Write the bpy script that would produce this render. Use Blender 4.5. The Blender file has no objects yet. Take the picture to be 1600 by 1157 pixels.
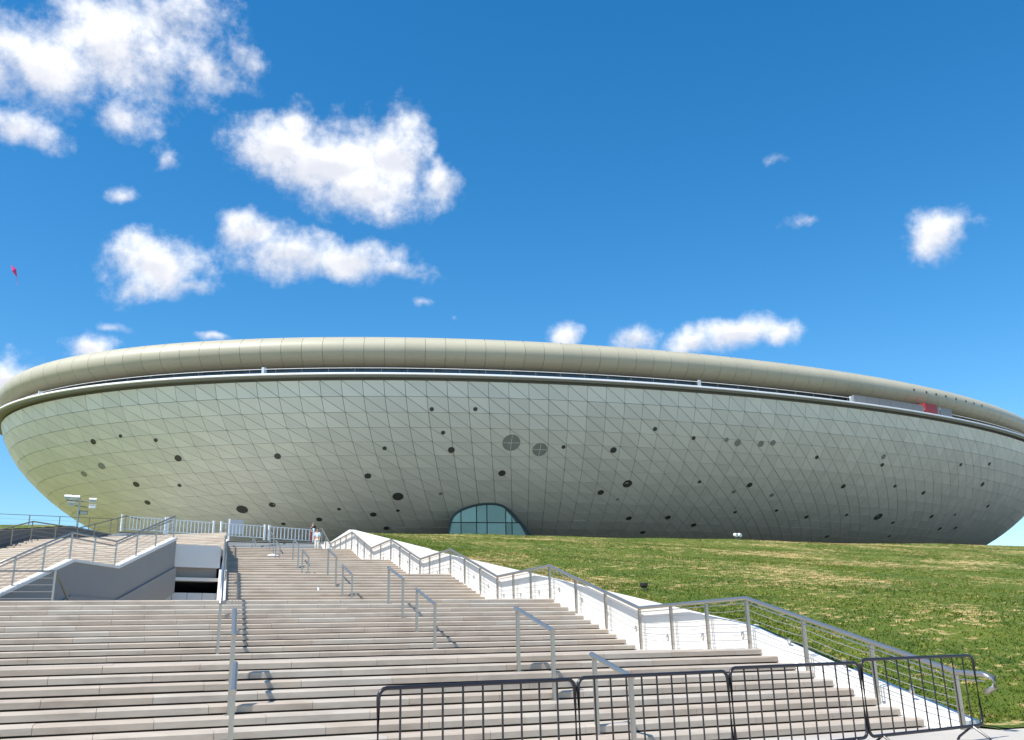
import bpy, math, random
import numpy as np
from mathutils import Vector, Matrix

random.seed(7)
rng = np.random.default_rng(7)
sc = bpy.context.scene
col = sc.collection

# ------------------------------------------------------------------ camera
EYE = 1.5
PITCH, YAW, ROLL, FPX = 0.3105, -0.3824, -0.0234, 1491.0
_cy, _sy = math.cos(YAW), math.sin(YAW)
_right, _fwd, _up = np.array([_cy, _sy, 0]), np.array([-_sy, _cy, 0]), np.array([0, 0, 1.0])
_f2 = _fwd * math.cos(PITCH) + _up * math.sin(PITCH)
_u2 = _up * math.cos(PITCH) - _fwd * math.sin(PITCH)
_r3 = _right * math.cos(ROLL) + _u2 * math.sin(ROLL)
_u3 = _u2 * math.cos(ROLL) - _right * math.sin(ROLL)
cam_d = bpy.data.cameras.new('camera')
cam = bpy.data.objects.new('camera', cam_d)
col.objects.link(cam)
mw = Matrix.Identity(4)
for k in range(3):
    mw[k][0], mw[k][1], mw[k][2] = _r3[k], _u3[k], -_f2[k]
mw[2][3] = EYE
cam.matrix_world = mw
cam_d.sensor_width = 36.0
cam_d.lens = FPX / 1600 * 36
cam_d.shift_y = -45.5 / 1600
cam_d.clip_start = 0.1
cam_d.clip_end = 6000
sc.camera = cam

# ------------------------------------------------------------------ light
SUN = Vector((0.63, 0.21, -1.0)).normalized()          # the way the light travels
sun_el = math.asin(-SUN.z)
sun_az = math.atan2(-SUN.x, -SUN.y)                    # compass angle of the sun, clockwise from +Y
sd = bpy.data.lights.new('sun', 'SUN')
sd.energy = 4.2
sd.angle = math.radians(0.55)
sd.color = (1.0, 0.955, 0.88)
so = bpy.data.objects.new('sun', sd)
so.rotation_euler = SUN.to_track_quat('-Z', 'Y').to_euler()
so.location = (-40, -20, 60)
col.objects.link(so)
sc.view_settings.view_transform = 'Standard'
sc.view_settings.look = 'None'
sc.view_settings.gamma = 1.0
sc.view_settings.exposure = 0.70
sc.view_settings.use_curve_mapping = False
sc.cycles.max_bounces = 8
sc.cycles.diffuse_bounces = 5
sc.cycles.use_denoising = True

CLOUDS = [(-0.115, 0.85, 0.514, 0.0698, 0.0407, 0.85), (-0.059, 0.839, 0.541, 0.0653, 0.0475, 0.85), (-0.006, 0.822, 0.57, 0.0422, 0.0361, 0.75), (-0.013, 0.848, 0.529, 0.0547, 0.0365, 0.6), (0.03, 0.842, 0.538, 0.0434, 0.0230, 0.62), (0.058, 0.836, 0.546, 0.0219, 0.018, 0.6), (-0.127, 0.879, 0.459, 0.0409, 0.0187, 0.8), (-0.040, 0.872, 0.488, 0.0365, 0.0230, 0.55), (0.000, 0.889, 0.458, 0.0187, 0.0200, 0.4), (0.104, 0.871, 0.480, 0.0500, 0.0290, 1.1), (0.158, 0.868, 0.471, 0.0843, 0.0389, 1.2), (0.22, 0.849, 0.48, 0.0425, 0.0405, 1.1), (0.193, 0.873, 0.447, 0.0721, 0.0295, 0.9), (0.267, 0.846, 0.461, 0.0211, 0.0211, 0.8), (0.221, 0.877, 0.428, 0.0396, 0.0198, 0.5), (0.116, 0.857, 0.501, 0.0192, 0.0223, 0.9), (-0.002, 0.93, 0.366, 0.047, 0.0313, 1.0), (-0.014, 0.939, 0.344, 0.0249, 0.0187, 0.7), (0.036, 0.935, 0.352, 0.0286, 0.0127, 0.6), (-0.036, 0.907, 0.419, 0.0197, 0.0086, 0.5), (-0.047, 0.933, 0.358, 0.0154, 0.0086, 0.4), (0.085, 0.912, 0.402, 0.0354, 0.0231, 0.9), (0.131, 0.914, 0.384, 0.0554, 0.0235, 1.0), (0.185, 0.906, 0.381, 0.0593, 0.0211, 0.95), (0.225, 0.9, 0.373, 0.0398, 0.0133, 0.8), (0.254, 0.893, 0.371, 0.0333, 0.0093, 0.45), (-0.051, 0.958, 0.283, 0.0221, 0.0147, 0.85), (-0.036, 0.952, 0.304, 0.0247, 0.0062, 0.35), (-0.116, 0.962, 0.248, 0.0326, 0.0202, 0.95), (-0.084, 0.963, 0.255, 0.0301, 0.0084, 0.5), (0.407, 0.86, 0.307, 0.0187, 0.0134, 0.8), (0.47, 0.829, 0.304, 0.0253, 0.0146, 0.85), (0.524, 0.799, 0.297, 0.0277, 0.0158, 0.85), (0.558, 0.775, 0.298, 0.0431, 0.0157, 0.95), (0.591, 0.751, 0.293, 0.022, 0.0103, 0.7), (0.692, 0.623, 0.365, 0.0335, 0.0219, 0.85), (0.702, 0.608, 0.371, 0.0157, 0.0157, 0.7), (0.599, 0.696, 0.396, 0.045, 0.0122, 0.27), (0.561, 0.692, 0.454, 0.020, 0.0127, 0.22), (0.065, 0.951, 0.303, 0.0231, 0.0051, 0.5), (0.26, 0.902, 0.346, 0.0187, 0.0067, 0.33), (0.295, 0.897, 0.329, 0.0067, 0.0067, 0.3),
          # the same loose cumulus goes on round the rest of the sky
          (-0.62, 0.66, 0.42, 0.09, 0.04, 1.0), (-0.55, 0.70, 0.45, 0.06, 0.04, 0.9), (-0.86, 0.30, 0.40, 0.10, 0.04, 1.0), (-0.75, -0.45, 0.48, 0.12, 0.05, 1.0), (0.2, -0.86, 0.46, 0.11, 0.05, 1.0), (0.75, -0.50, 0.42, 0.10, 0.05, 1.0), (0.93, 0.15, 0.33, 0.08, 0.03, 0.9), (-0.25, -0.60, 0.76, 0.10, 0.07, 0.9), (0.45, 0.05, 0.89, 0.10, 0.07, 0.9)]

world = bpy.data.worlds.new('World')
sc.world = world
world.use_nodes = True
wn, wl = world.node_tree.nodes, world.node_tree.links
wn.clear()


def wnode(kind, **kw):
    n = wn.new(kind)
    for k_, v in kw.items():
        setattr(n, k_, v)
    return n


def wmath(op, a, b=None, c=None, clamp=False):
    n = wnode('ShaderNodeMath', operation=op, use_clamp=clamp)
    for i_, v in enumerate((a, b, c)):
        if v is None:
            continue
        if isinstance(v, (int, float)):
            n.inputs[i_].default_value = v
        else:
            wl.new(v, n.inputs[i_])
    return n.outputs[0]


tc = wnode('ShaderNodeTexCoord')
sky = wnode('ShaderNodeTexSky', sky_type='NISHITA')
sky.sun_disc = False
sky.sun_elevation = sun_el
sky.sun_rotation = sun_az
sky.altitude = 0
sky.air_density = 1.0
sky.dust_density = 0.25
sky.ozone_density = 3.0
hs = wnode('ShaderNodeHueSaturation')
hs.inputs['Hue'].default_value = 0.4955
hs.inputs['Saturation'].default_value = 1.37
hs.inputs['Value'].default_value = 1.0
wl.new(sky.outputs[0], hs.inputs['Color'])


def noise3(scale, detail, rough):
    n = wnode('ShaderNodeTexNoise')
    n.inputs['Scale'].default_value = scale
    n.inputs['Detail'].default_value = detail
    n.inputs['Roughness'].default_value = rough
    wl.new(tc.outputs['Generated'], n.inputs['Vector'])
    return n


warp = noise3(9.0, 4.0, 0.6)
sub = wnode('ShaderNodeVectorMath', operation='SUBTRACT')
wl.new(warp.outputs['Color'], sub.inputs[0])
sub.inputs[1].default_value = (0.5, 0.5, 0.5)
mad = wnode('ShaderNodeVectorMath', operation='MULTIPLY_ADD')
wl.new(sub.outputs[0], mad.inputs[0])
mad.inputs[1].default_value = (0.034, 0.034, 0.034)
wl.new(tc.outputs['Generated'], mad.inputs[2])
acc = None
low = None
for (dx, dy, dz, rx, ry, st) in CLOUDS:
    c = Vector((dx, dy, dz)).normalized()
    ux = Vector((c.y, -c.x, 0)).normalized()
    uy = ux.cross(c)
    if uy.z < 0:
        uy = -uy
    m = Matrix((ux, uy, ux.cross(uy))).transposed()
    mp = wnode('ShaderNodeMapping', vector_type='TEXTURE')
    wl.new(mad.outputs[0], mp.inputs['Vector'])
    mp.inputs['Location'].default_value = c
    mp.inputs['Rotation'].default_value = m.to_euler()
    mp.inputs['Scale'].default_value = (rx * 1.24, ry * 1.30, 0.5)
    ln = wnode('ShaderNodeVectorMath', operation='LENGTH')
    wl.new(mp.outputs[0], ln.inputs[0])
    v = wmath('MULTIPLY_ADD', ln.outputs['Value'], -max(st, 0.7), st)
    acc = v if acc is None else wmath('SMOOTH_MAX', acc, v, 0.12)
    up_ = wnode('ShaderNodeVectorMath', operation='SUBTRACT')
    wl.new(mp.outputs[0], up_.inputs[0])
    up_.inputs[1].default_value = (0, 0.38, 0)
    lu = wnode('ShaderNodeVectorMath', operation='LENGTH')
    wl.new(up_.outputs[0], lu.inputs[0])
    v = wmath('MULTIPLY_ADD', lu.outputs['Value'], -max(st, 0.7), st)
    low = v if low is None else wmath('SMOOTH_MAX', low, v, 0.12)
fine = noise3(26.0, 8.0, 0.62)
n2 = wmath('MULTIPLY_ADD', fine.outputs['Fac'], 1.7, -0.85)
dens = wmath('ADD', acc, n2)
mr = wnode('ShaderNodeMapRange', interpolation_type='SMOOTHSTEP')
mr.inputs['From Min'].default_value = -0.04
mr.inputs['From Max'].default_value = 0.88
wl.new(dens, mr.inputs['Value'])
mr2 = wnode('ShaderNodeMapRange', interpolation_type='SMOOTHSTEP')
mr2.inputs['From Min'].default_value = -0.42
mr2.inputs['From Max'].default_value = 0.22
lit = wmath('SUBTRACT', low, acc)
lit = wmath('ADD', lit, wmath('MULTIPLY', n2, 0.45))
wl.new(lit, mr2.inputs['Value'])
ccol = wnode('ShaderNodeMix', data_type='RGBA')
ccol.inputs['A'].default_value = (4.4, 4.55, 5.0, 1)
ccol.inputs['B'].default_value = (6.5, 6.5, 6.6, 1)
wl.new(mr2.outputs[0], ccol.inputs['Factor'])
cm = wnode('ShaderNodeMix', data_type='RGBA')
wl.new(mr.outputs[0], cm.inputs['Factor'])
wl.new(hs.outputs[0], cm.inputs['A'])
wl.new(ccol.outputs['Result'], cm.inputs['B'])
bg = wnode('ShaderNodeBackground')
bg.inputs['Strength'].default_value = 0.115
wl.new(cm.outputs['Result'], bg.inputs['Color'])
wo = wnode('ShaderNodeOutputWorld')
wl.new(bg.outputs[0], wo.inputs['Surface'])
world.cycles.sampling_method = 'MANUAL'
world.cycles.sample_map_resolution = 512

# ------------------------------------------------------------------ materials


def mat(name, color, rough=0.6, metal=0.0, spec=0.5, var=0.0, island=0.0, nscale=3.0, namp=0.0, dirt=None,
        bump=0.0, bscale=40.0, stretch=(1, 1, 1), tint=None, coat=0.0):
    """Principled material with tone noise, optional per-object / per-island tone, a dirt colour and bump."""
    m = bpy.data.materials.new(name)
    m.use_nodes = True
    nt = m.node_tree
    N, L = nt.nodes, nt.links
    b = N['Principled BSDF']
    b.inputs['Roughness'].default_value = rough
    b.inputs['Metallic'].default_value = metal
    b.inputs['Specular IOR Level'].default_value = spec
    b.inputs['Coat Weight'].default_value = coat
    geo = N.new('ShaderNodeNewGeometry')
    mp = N.new('ShaderNodeMapping')
    mp.inputs['Scale'].default_value = stretch
    L.new(geo.outputs['Position'], mp.inputs['Vector'])
    rgb = N.new('ShaderNodeRGB')
    rgb.outputs[0].default_value = (*color, 1)
    cur = rgb.outputs[0]
    if tint is not None:                       # a second stone colour, chosen per object
        oi = N.new('ShaderNodeObjectInfo')
        rr = N.new('ShaderNodeMapRange')
        rr.inputs['From Min'].default_value = 0.35
        rr.inputs['From Max'].default_value = 1.0
        L.new(oi.outputs['Random'], rr.inputs['Value'])
        mx = N.new('ShaderNodeMix')
        mx.data_type = 'RGBA'
        L.new(rr.outputs[0], mx.inputs['Factor'])
        L.new(cur, mx.inputs['A'])
        mx.inputs['B'].default_value = (*tint, 1)
        cur = mx.outputs['Result']
    tone = None
    if namp:
        n = N.new('ShaderNodeTexNoise')
        n.inputs['Scale'].default_value = nscale
        n.inputs['Detail'].default_value = 6
        n.inputs['Roughness'].default_value = 0.6
        L.new(mp.outputs[0], n.inputs['Vector'])
        q = N.new('ShaderNodeMath')
        q.operation = 'MULTIPLY_ADD'
        L.new(n.outputs['Fac'], q.inputs[0])
        q.inputs[1].default_value = 2 * namp
        q.inputs[2].default_value = 1 - namp
        tone = q.outputs[0]
    for amount, src in ((var, 'obj'), (island, 'isl')):
        if not amount:
            continue
        if src == 'obj':
            s_ = N.new('ShaderNodeObjectInfo').outputs['Random']
        else:
            oi = N.new('ShaderNodeObjectInfo')
            a_ = N.new('ShaderNodeMath')
            a_.operation = 'ADD'
            L.new(geo.outputs['Random Per Island'], a_.inputs[0])
            L.new(oi.outputs['Random'], a_.inputs[1])
            f_ = N.new('ShaderNodeMath')
            f_.operation = 'FRACT'
            L.new(a_.outputs[0], f_.inputs[0])
            s_ = f_.outputs[0]
        q = N.new('ShaderNodeMath')
        q.operation = 'MULTIPLY_ADD'
        L.new(s_, q.inputs[0])
        q.inputs[1].default_value = 2 * amount
        q.inputs[2].default_value = 1 - amount
        if tone is None:
            tone = q.outputs[0]
        else:
            w = N.new('ShaderNodeMath')
            w.operation = 'MULTIPLY'
            L.new(tone, w.inputs[0])
            L.new(q.outputs[0], w.inputs[1])
            tone = w.outputs[0]
    if tone is not None:
        vm = N.new('ShaderNodeVectorMath')
        vm.operation = 'SCALE'
        L.new(cur, vm.inputs[0])
        L.new(tone, vm.inputs['Scale'])
        cur = vm.outputs[0]
    if dirt is not None:
        dc, dscale, lo, hi, amt = dirt
        n = N.new('ShaderNodeTexNoise')
        n.inputs['Scale'].default_value = dscale
        n.inputs['Detail'].default_value = 7
        n.inputs['Roughness'].default_value = 0.65
        L.new(mp.outputs[0], n.inputs['Vector'])
        rr = N.new('ShaderNodeMapRange')
        rr.inputs['From Min'].default_value = lo
        rr.inputs['From Max'].default_value = hi
        rr.inputs['To Max'].default_value = amt
        L.new(n.outputs['Fac'], rr.inputs['Value'])
        mx = N.new('ShaderNodeMix')
        mx.data_type = 'RGBA'
        L.new(rr.outputs[0], mx.inputs['Factor'])
        L.new(cur, mx.inputs['A'])
        mx.inputs['B'].default_value = (*dc, 1)
        cur = mx.outputs['Result']
    L.new(cur, b.inputs['Base Color'])
    if bump:
        n = N.new('ShaderNodeTexNoise')
        n.inputs['Scale'].default_value = bscale
        n.inputs['Detail'].default_value = 4
        L.new(mp.outputs[0], n.inputs['Vector'])
        bp = N.new('ShaderNodeBump')
        bp.inputs['Strength'].default_value = bump
        bp.inputs['Distance'].default_value = 0.02
        L.new(n.outputs['Fac'], bp.inputs['Height'])
        L.new(bp.outputs[0], b.inputs['Normal'])
    return m


M = {}
M['stone'] = mat('granite_slab', (0.45, 0.376, 0.30), 0.75, tint=(0.435, 0.388, 0.325), var=0.055, nscale=1.5, namp=0.24,
                 dirt=((0.23, 0.17, 0.125), 0.9, 0.48, 0.74, 0.5), bump=0.3, bscale=60, stretch=(1, 1.6, 3.5))
M['stone_worn'] = mat('worn_granite_step', (0.425, 0.35, 0.272), 0.75, tint=(0.41, 0.355, 0.285), var=0.08, nscale=0.9, namp=0.22,
                      dirt=((0.25, 0.185, 0.13), 0.8, 0.46, 0.72, 0.6), bump=0.25, bscale=60, stretch=(1, 1.4, 3))
M['stone_grey'] = mat('grey_granite', (0.30, 0.305, 0.295), 0.75, var=0.1, nscale=1.0, namp=0.15,
                      dirt=((0.2, 0.19, 0.175), 0.6, 0.5, 0.8, 0.5), bump=0.25, bscale=60)
M['core'] = mat('gap_shade_core', (0.055, 0.05, 0.045), 0.9, nscale=2, namp=0.15)  # coloured near black to deepen the shade in the gaps under the nosings
M['added_dark_ground'] = mat('added_dark_ground', (0.05, 0.05, 0.047), 0.8, nscale=0.3, namp=0.2, bump=0.2)  # unseen ground, added dark to cut bounce light onto the arena underside
M['paving'] = mat('paving_stone', (0.46, 0.42, 0.365), 0.8, nscale=0.6, namp=0.15, dirt=((0.25, 0.22, 0.19), 0.3, 0.5, 0.8, 0.6), bump=0.2)
M['white'] = mat('white_paint_wall', (0.72, 0.69, 0.64), 0.6, nscale=0.8, namp=0.04,
                 dirt=((0.60, 0.56, 0.50), 0.9, 0.55, 0.85, 0.5), bump=0.1, bscale=25)
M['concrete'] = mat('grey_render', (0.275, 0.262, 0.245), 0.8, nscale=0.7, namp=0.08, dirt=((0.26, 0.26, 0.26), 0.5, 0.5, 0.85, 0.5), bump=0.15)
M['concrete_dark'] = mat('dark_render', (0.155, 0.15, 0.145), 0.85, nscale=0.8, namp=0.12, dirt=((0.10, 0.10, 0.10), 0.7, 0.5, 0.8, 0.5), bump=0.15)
M['steel'] = mat('brushed_steel', (0.44, 0.415, 0.375), 0.34, 0.9, nscale=6, namp=0.08)
M['cable'] = mat('steel_cable', (0.42, 0.41, 0.40), 0.4, 0.8)
M['black'] = mat('black_painted_steel', (0.022, 0.018, 0.022), 0.32, 0.0, nscale=8, namp=0.2)
M['white_metal'] = mat('white_painted_metal', (0.87, 0.87, 0.86), 0.4, nscale=5, namp=0.03)
M['panel'] = mat('pale_metal_panel', (0.80, 0.76, 0.625), 0.42, 0.0, 0.35, island=0.06, nscale=0.12, namp=0.05,
                 dirt=((0.64, 0.60, 0.47), 0.25, 0.52, 0.9, 0.5))
M['lip'] = mat('pale_roof_panel', (0.43, 0.40, 0.295), 0.45, 0.0, island=0.04, nscale=0.2, namp=0.05,
               dirt=((0.35, 0.32, 0.23), 0.3, 0.52, 0.9, 0.5))
M['joint'] = mat('joint_backing', (0.13, 0.128, 0.10), 0.8)
M['edge'] = mat('white_edge', (0.88, 0.88, 0.87), 0.35, nscale=0.5, namp=0.03)
M['glass_dark'] = mat('dark_blue_glass', (0.05, 0.085, 0.12), 0.08, 0.0, 0.9, island=0.25)
M['glass_teal'] = mat('teal_glass', (0.27, 0.37, 0.29), 0.22, 0.25, 0.5, island=0.28, nscale=0.7, namp=0.15)
M['mullion'] = mat('dark_mullion', (0.04, 0.065, 0.06), 0.4)
M['vent'] = mat('dark_vent', (0.075, 0.075, 0.06), 0.5)
M['board'] = mat('notice_board', (0.30, 0.33, 0.35), 0.5)
M['seam'] = mat('seam_backing', (0.17, 0.16, 0.12), 0.7)
M['grille'] = mat('grey_grille', (0.30, 0.30, 0.25), 0.6)
M['red'] = mat('red_panel', (0.30, 0.03, 0.035), 0.5, nscale=2, namp=0.1)
M['grey_panel'] = mat('grey_panel', (0.20, 0.20, 0.20), 0.55, var=0.08, nscale=0.7, namp=0.06)
M['pale_panel'] = mat('pale_blue_panel', (0.50, 0.55, 0.58), 0.4, var=0.04)
M['paper'] = mat('white_paper', (0.82, 0.81, 0.78), 0.7)
M['kite'] = mat('pink_kite_cloth', (0.62, 0.05, 0.22), 0.6)
M['skin'] = mat('skin', (0.45, 0.28, 0.20), 0.55)
M['cream_cloth'] = mat('cream_cloth', (0.70, 0.64, 0.55), 0.8, nscale=8, namp=0.1)
M['pale_blue_cloth'] = mat('pale_blue_cloth', (0.50, 0.62, 0.72), 0.8, nscale=8, namp=0.1)
M['dark_cloth'] = mat('dark_cloth', (0.035, 0.032, 0.035), 0.85, nscale=8, namp=0.2)
M['red_cloth'] = mat('dark_red_cloth', (0.20, 0.03, 0.035), 0.85)
M['hair'] = mat('dark_hair', (0.02, 0.015, 0.012), 0.6)
M['lamp_glass'] = mat('floodlight_glass', (0.55, 0.58, 0.56), 0.15, 0.0, 0.8)
M['olive'] = mat('aged_steel', (0.22, 0.21, 0.16), 0.5, 0.3, nscale=3, namp=0.2)


def grass_material(name, blades):
    m = bpy.data.materials.new(name)
    m.use_nodes = True
    N, L = m.node_tree.nodes, m.node_tree.links
    b = N['Principled BSDF']
    b.inputs['Roughness'].default_value = 0.75
    b.inputs['Specular IOR Level'].default_value = 0.25
    geo = N.new('ShaderNodeNewGeometry')

    def noise(scale, detail, stretch, rough=0.6):
        mp = N.new('ShaderNodeMapping')
        mp.inputs['Scale'].default_value = stretch
        L.new(geo.outputs['Position'], mp.inputs['Vector'])
        n = N.new('ShaderNodeTexNoise')
        n.inputs['Scale'].default_value = scale
        n.inputs['Detail'].default_value = detail
        n.inputs['Roughness'].default_value = rough
        L.new(mp.outputs[0], n.inputs['Vector'])
        return n.outputs['Fac']

    def rng_(v, a, b_, lo=0.0, hi=1.0):
        r = N.new('ShaderNodeMapRange')
        L.new(v, r.inputs['Value'])
        r.inputs['From Min'].default_value, r.inputs['From Max'].default_value = a, b_
        r.inputs['To Min'].default_value, r.inputs['To Max'].default_value = lo, hi
        return r.outputs[0]

    def mix(f, a, b_):
        x = N.new('ShaderNodeMix')
        x.data_type = 'RGBA'
        L.new(f, x.inputs['Factor'])
        for k_, v in (('A', a), ('B', b_)):
            if isinstance(v, tuple):
                x.inputs[k_].default_value = (*v, 1)
            else:
                L.new(v, x.inputs[k_])
        return x.outputs['Result']

    green = mix(rng_(noise(0.28, 5, (1, 1, 1)), 0.36, 0.66), (0.046, 0.092, 0.005), (0.105, 0.142, 0.011))
    green = mix(rng_(noise(2.2, 4, (1, 1, 1)), 0.40, 0.68), green, (0.135, 0.160, 0.020))
    # straw: bare dry clumps whose density varies slowly over the slope
    a = N.new('ShaderNodeMath')
    a.operation = 'ADD'
    L.new(rng_(noise(3.4, 7, (0.6, 1.15, 1), 0.72), 0.0, 1.0), a.inputs[0])
    L.new(rng_(noise(0.16, 3, (1, 1, 1)), 0.3, 0.7, -0.10, 0.11), a.inputs[1])
    straw = rng_(a.outputs[0], 0.555, 0.60)
    c = mix(straw, green, (0.46, 0.345, 0.145))
    if blades:
        c2 = N.new('ShaderNodeVectorMath')
        c2.operation = 'SCALE'
        L.new(c, c2.inputs[0])
        L.new(rng_(geo.outputs['Random Per Island'], 0, 1, 0.72, 1.32), c2.inputs['Scale'])
        c = c2.outputs[0]
        b.inputs['Subsurface Weight'].default_value = 0.0
    else:
        bp = N.new('ShaderNodeBump')
        bp.inputs['Strength'].default_value = 0.9
        bp.inputs['Distance'].default_value = 0.08
        L.new(noise(7.0, 6, (1, 1, 1), 0.7), bp.inputs['Height'])
        L.new(bp.outputs[0], b.inputs['Normal'])
    L.new(c, b.inputs['Base Color'])
    return m


M['lawn'] = grass_material('lawn_turf', False)
M['blades'] = grass_material('grass_blades', True)

# ------------------------------------------------------------------ helpers


class MB:
    """Collects shapes; build() links them as ONE mesh object."""

    def __init__(self):
        self.v, self.f, self.mi = [], [], []

    def add(self, verts, faces, mi=0):
        o = len(self.v)
        self.v += [tuple(map(float, p)) for p in verts]
        self.f += [tuple(i + o for i in f) for f in faces]
        self.mi += [mi] * len(faces)
        return self

    def box(self, x0, x1, y0, y1, z0, z1, mi=0):
        v = [(x, y, z) for z in (z0, z1) for y in (y0, y1) for x in (x0, x1)]
        return self.add(v, [(0, 2, 3, 1), (4, 5, 7, 6), (0, 1, 5, 4), (2, 6, 7, 3), (0, 4, 6, 2), (1, 3, 7, 5)], mi)

    def prism(self, poly, z0, z1, mi=0):
        """A plan polygon (counter-clockwise) from z0 to z1; each may be a number or one value per corner."""
        n = len(poly)
        a = z0 if isinstance(z0, (list, tuple)) else [z0] * n
        b = z1 if isinstance(z1, (list, tuple)) else [z1] * n
        area = sum(poly[i][0] * poly[(i + 1) % n][1] - poly[(i + 1) % n][0] * poly[i][1] for i in range(n))
        idx = list(range(n)) if area > 0 else list(range(n))[::-1]
        v = [(poly[i][0], poly[i][1], a[i]) for i in idx] + [(poly[i][0], poly[i][1], b[i]) for i in idx]
        f = [tuple(range(n))[::-1], tuple(range(n, 2 * n))]
        f += [(i, (i + 1) % n, n + (i + 1) % n, n + i) for i in range(n)]
        return self.add(v, f, mi)

    def side(self, pts, x0, x1, mi=0):
        """A (y, z) outline extruded along X from x0 to x1."""
        n = len(pts)
        v = [(x0, y, z) for y, z in pts] + [(x1, y, z) for y, z in pts]
        f = [tuple(range(n)), tuple(range(n, 2 * n))[::-1]]
        f += [((i + 1) % n, i, n + i, n + (i + 1) % n) for i in range(n)]
        return self.add(v, f, mi)

    def tread(self, x0, x1, y0, y1, z0, z1, c=0.03):
        """A stone step: a box with a chamfered front nosing."""
        return self.side([(y0, z0), (y0, z1 - c), (y0 + c, z1), (y1, z1), (y1, z0)], x0, x1)

    def wedge(self, poly, z0, z1, c=0.03):
        """A stone step over a plan quad whose first two corners are its front edge; chamfered nosing."""
        a, b, q, r = [Vector(p) for p in poly]
        a2, b2 = a + (r - a).normalized() * c, b + (q - b).normalized() * c
        v = [(*a, z0), (*b, z0), (*q, z0), (*r, z0), (*a, z1 - c), (*b, z1 - c), (*a2, z1), (*b2, z1), (*q, z1), (*r, z1)]
        return self.add(v, [(3, 2, 1, 0), (0, 1, 5, 4), (4, 5, 7, 6), (6, 7, 8, 9), (1, 2, 8, 7, 5), (3, 0, 4, 6, 9), (2, 3, 9, 8)])

    def tube(self, pts, r, n=8, mi=0, closed=False):
        pts = [Vector(p) for p in pts]
        m = len(pts)
        rings = []
        for i, p in enumerate(pts):
            if closed:
                d = (pts[(i + 1) % m] - p).normalized() + (p - pts[i - 1]).normalized()
            elif i == 0:
                d = pts[1] - p
            elif i == m - 1:
                d = p - pts[i - 1]
            else:
                d = (pts[i + 1] - p).normalized() + (p - pts[i - 1]).normalized()
            d.normalize()
            s = d.cross(Vector((0, 0, 1)))
            if s.length < 0.05:
                s = d.cross(Vector((1, 0, 0)))
            s.normalize()
            t = s.cross(d)
            rings.append([p + r * (math.cos(2 * math.pi * k / n) * s + math.sin(2 * math.pi * k / n) * t) for k in range(n)])
        v = [q for rr in rings for q in rr]
        f = []
        for i in range(m if closed else m - 1):
            j = (i + 1) % m
            for k in range(n):
                k2 = (k + 1) % n
                f.append((i * n + k, i * n + k2, j * n + k2, j * n + k))
        if not closed:
            f.append(tuple(range(n))[::-1])
            f.append(tuple((m - 1) * n + k for k in range(n)))
        return self.add(v, f, mi)

    def cyl(self, p, r, h, n=12, r2=None, mi=0):
        r2 = r if r2 is None else r2
        x, y, z = p
        a = [2 * math.pi * k / n for k in range(n)]
        v = [(x + r * math.cos(t), y + r * math.sin(t), z) for t in a] + [(x + r2 * math.cos(t), y + r2 * math.sin(t), z + h) for t in a]
        f = [tuple(range(n))[::-1], tuple(range(n, 2 * n))] + [(k, (k + 1) % n, n + (k + 1) % n, n + k) for k in range(n)]
        return self.add(v, f, mi)

    def mesh(self, name, mats):
        me = bpy.data.meshes.new(name)
        me.from_pydata(self.v, [], self.f)
        for m in (mats if isinstance(mats, (list, tuple)) else [mats]):
            me.materials.append(M[m])
        if any(self.mi):
            me.polygons.foreach_set('material_index', self.mi)
        me.update()
        return me

    def build(self, name, mats, parent=None, smooth=False, bevel=0.0):
        me = self.mesh(name, mats)
        return link(name, me, parent, smooth, bevel)


def link(name, me, parent=None, smooth=False, bevel=0.0):
    o = bpy.data.objects.new(name, me)
    col.objects.link(o)
    if parent is not None:
        o.parent = parent
        o.matrix_parent_inverse = Matrix.Translation(-parent.location) if parent.rotation_euler.z == 0 else parent.matrix_basis.inverted()
    if smooth:
        me.polygons.foreach_set('use_smooth', [True] * len(me.polygons))
    if bevel:
        b = o.modifiers.new('bevel', 'BEVEL')
        b.width = bevel
        b.segments = 2
        b.limit_method = 'ANGLE'
    return o


def tag(o, label=None, cat=None, group=None, kind=None):
    if label:
        o['label'] = label
    if cat:
        o['category'] = cat
    if group:
        o['group'] = group
    if kind:
        o['kind'] = kind
    return o


def thing(name, loc, label, cat, group=None):
    o = bpy.data.objects.new(name, None)
    o.empty_display_size = 0.3
    o.location = loc
    col.objects.link(o)
    return tag(o, label, cat, group)


def copy_tree(o, parent=None):
    c = o.copy()
    col.objects.link(c)
    if parent is not None:
        c.parent = parent
    for ch in [x for x in o.children]:
        copy_tree(ch, c)
    return c


def grid_mesh(name, P, material, kind=None, smooth=True, parent=None):
    """P: array (n, m, 3) of points -> quads."""
    n, m = P.shape[:2]
    idx = np.arange(n * m).reshape(n, m)
    f = np.stack([idx[:-1, :-1], idx[1:, :-1], idx[1:, 1:], idx[:-1, 1:]], -1).reshape(-1, 4)
    me = bpy.data.meshes.new(name)
    me.from_pydata(P.reshape(-1, 3).tolist(), [], f.tolist())
    me.materials.append(M[material])
    me.update()
    o = link(name, me, parent, smooth)
    if kind:
        o['kind'] = kind
    return o


# ------------------------------------------------------------------ levels (metres, ground = 0)
XR = 13.3                                   # right-hand end of the steps
FLIGHTS = [                                 # (first riser Y, tread, risers, base z, riser)
    (14.10, 0.570, 9, 0.00, 0.150),
    (24.45, 0.545, 11, 1.35, 0.150),
    (35.50, 0.525, 11, 3.00, 0.1455),
    (46.15, 0.510, 11, 4.60, 0.140),
    (56.45, 0.485, 11, 6.14, 0.140),
    (68.95, 0.320, 11, 7.68, 0.140),
]
PLAZA = 9.22


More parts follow.
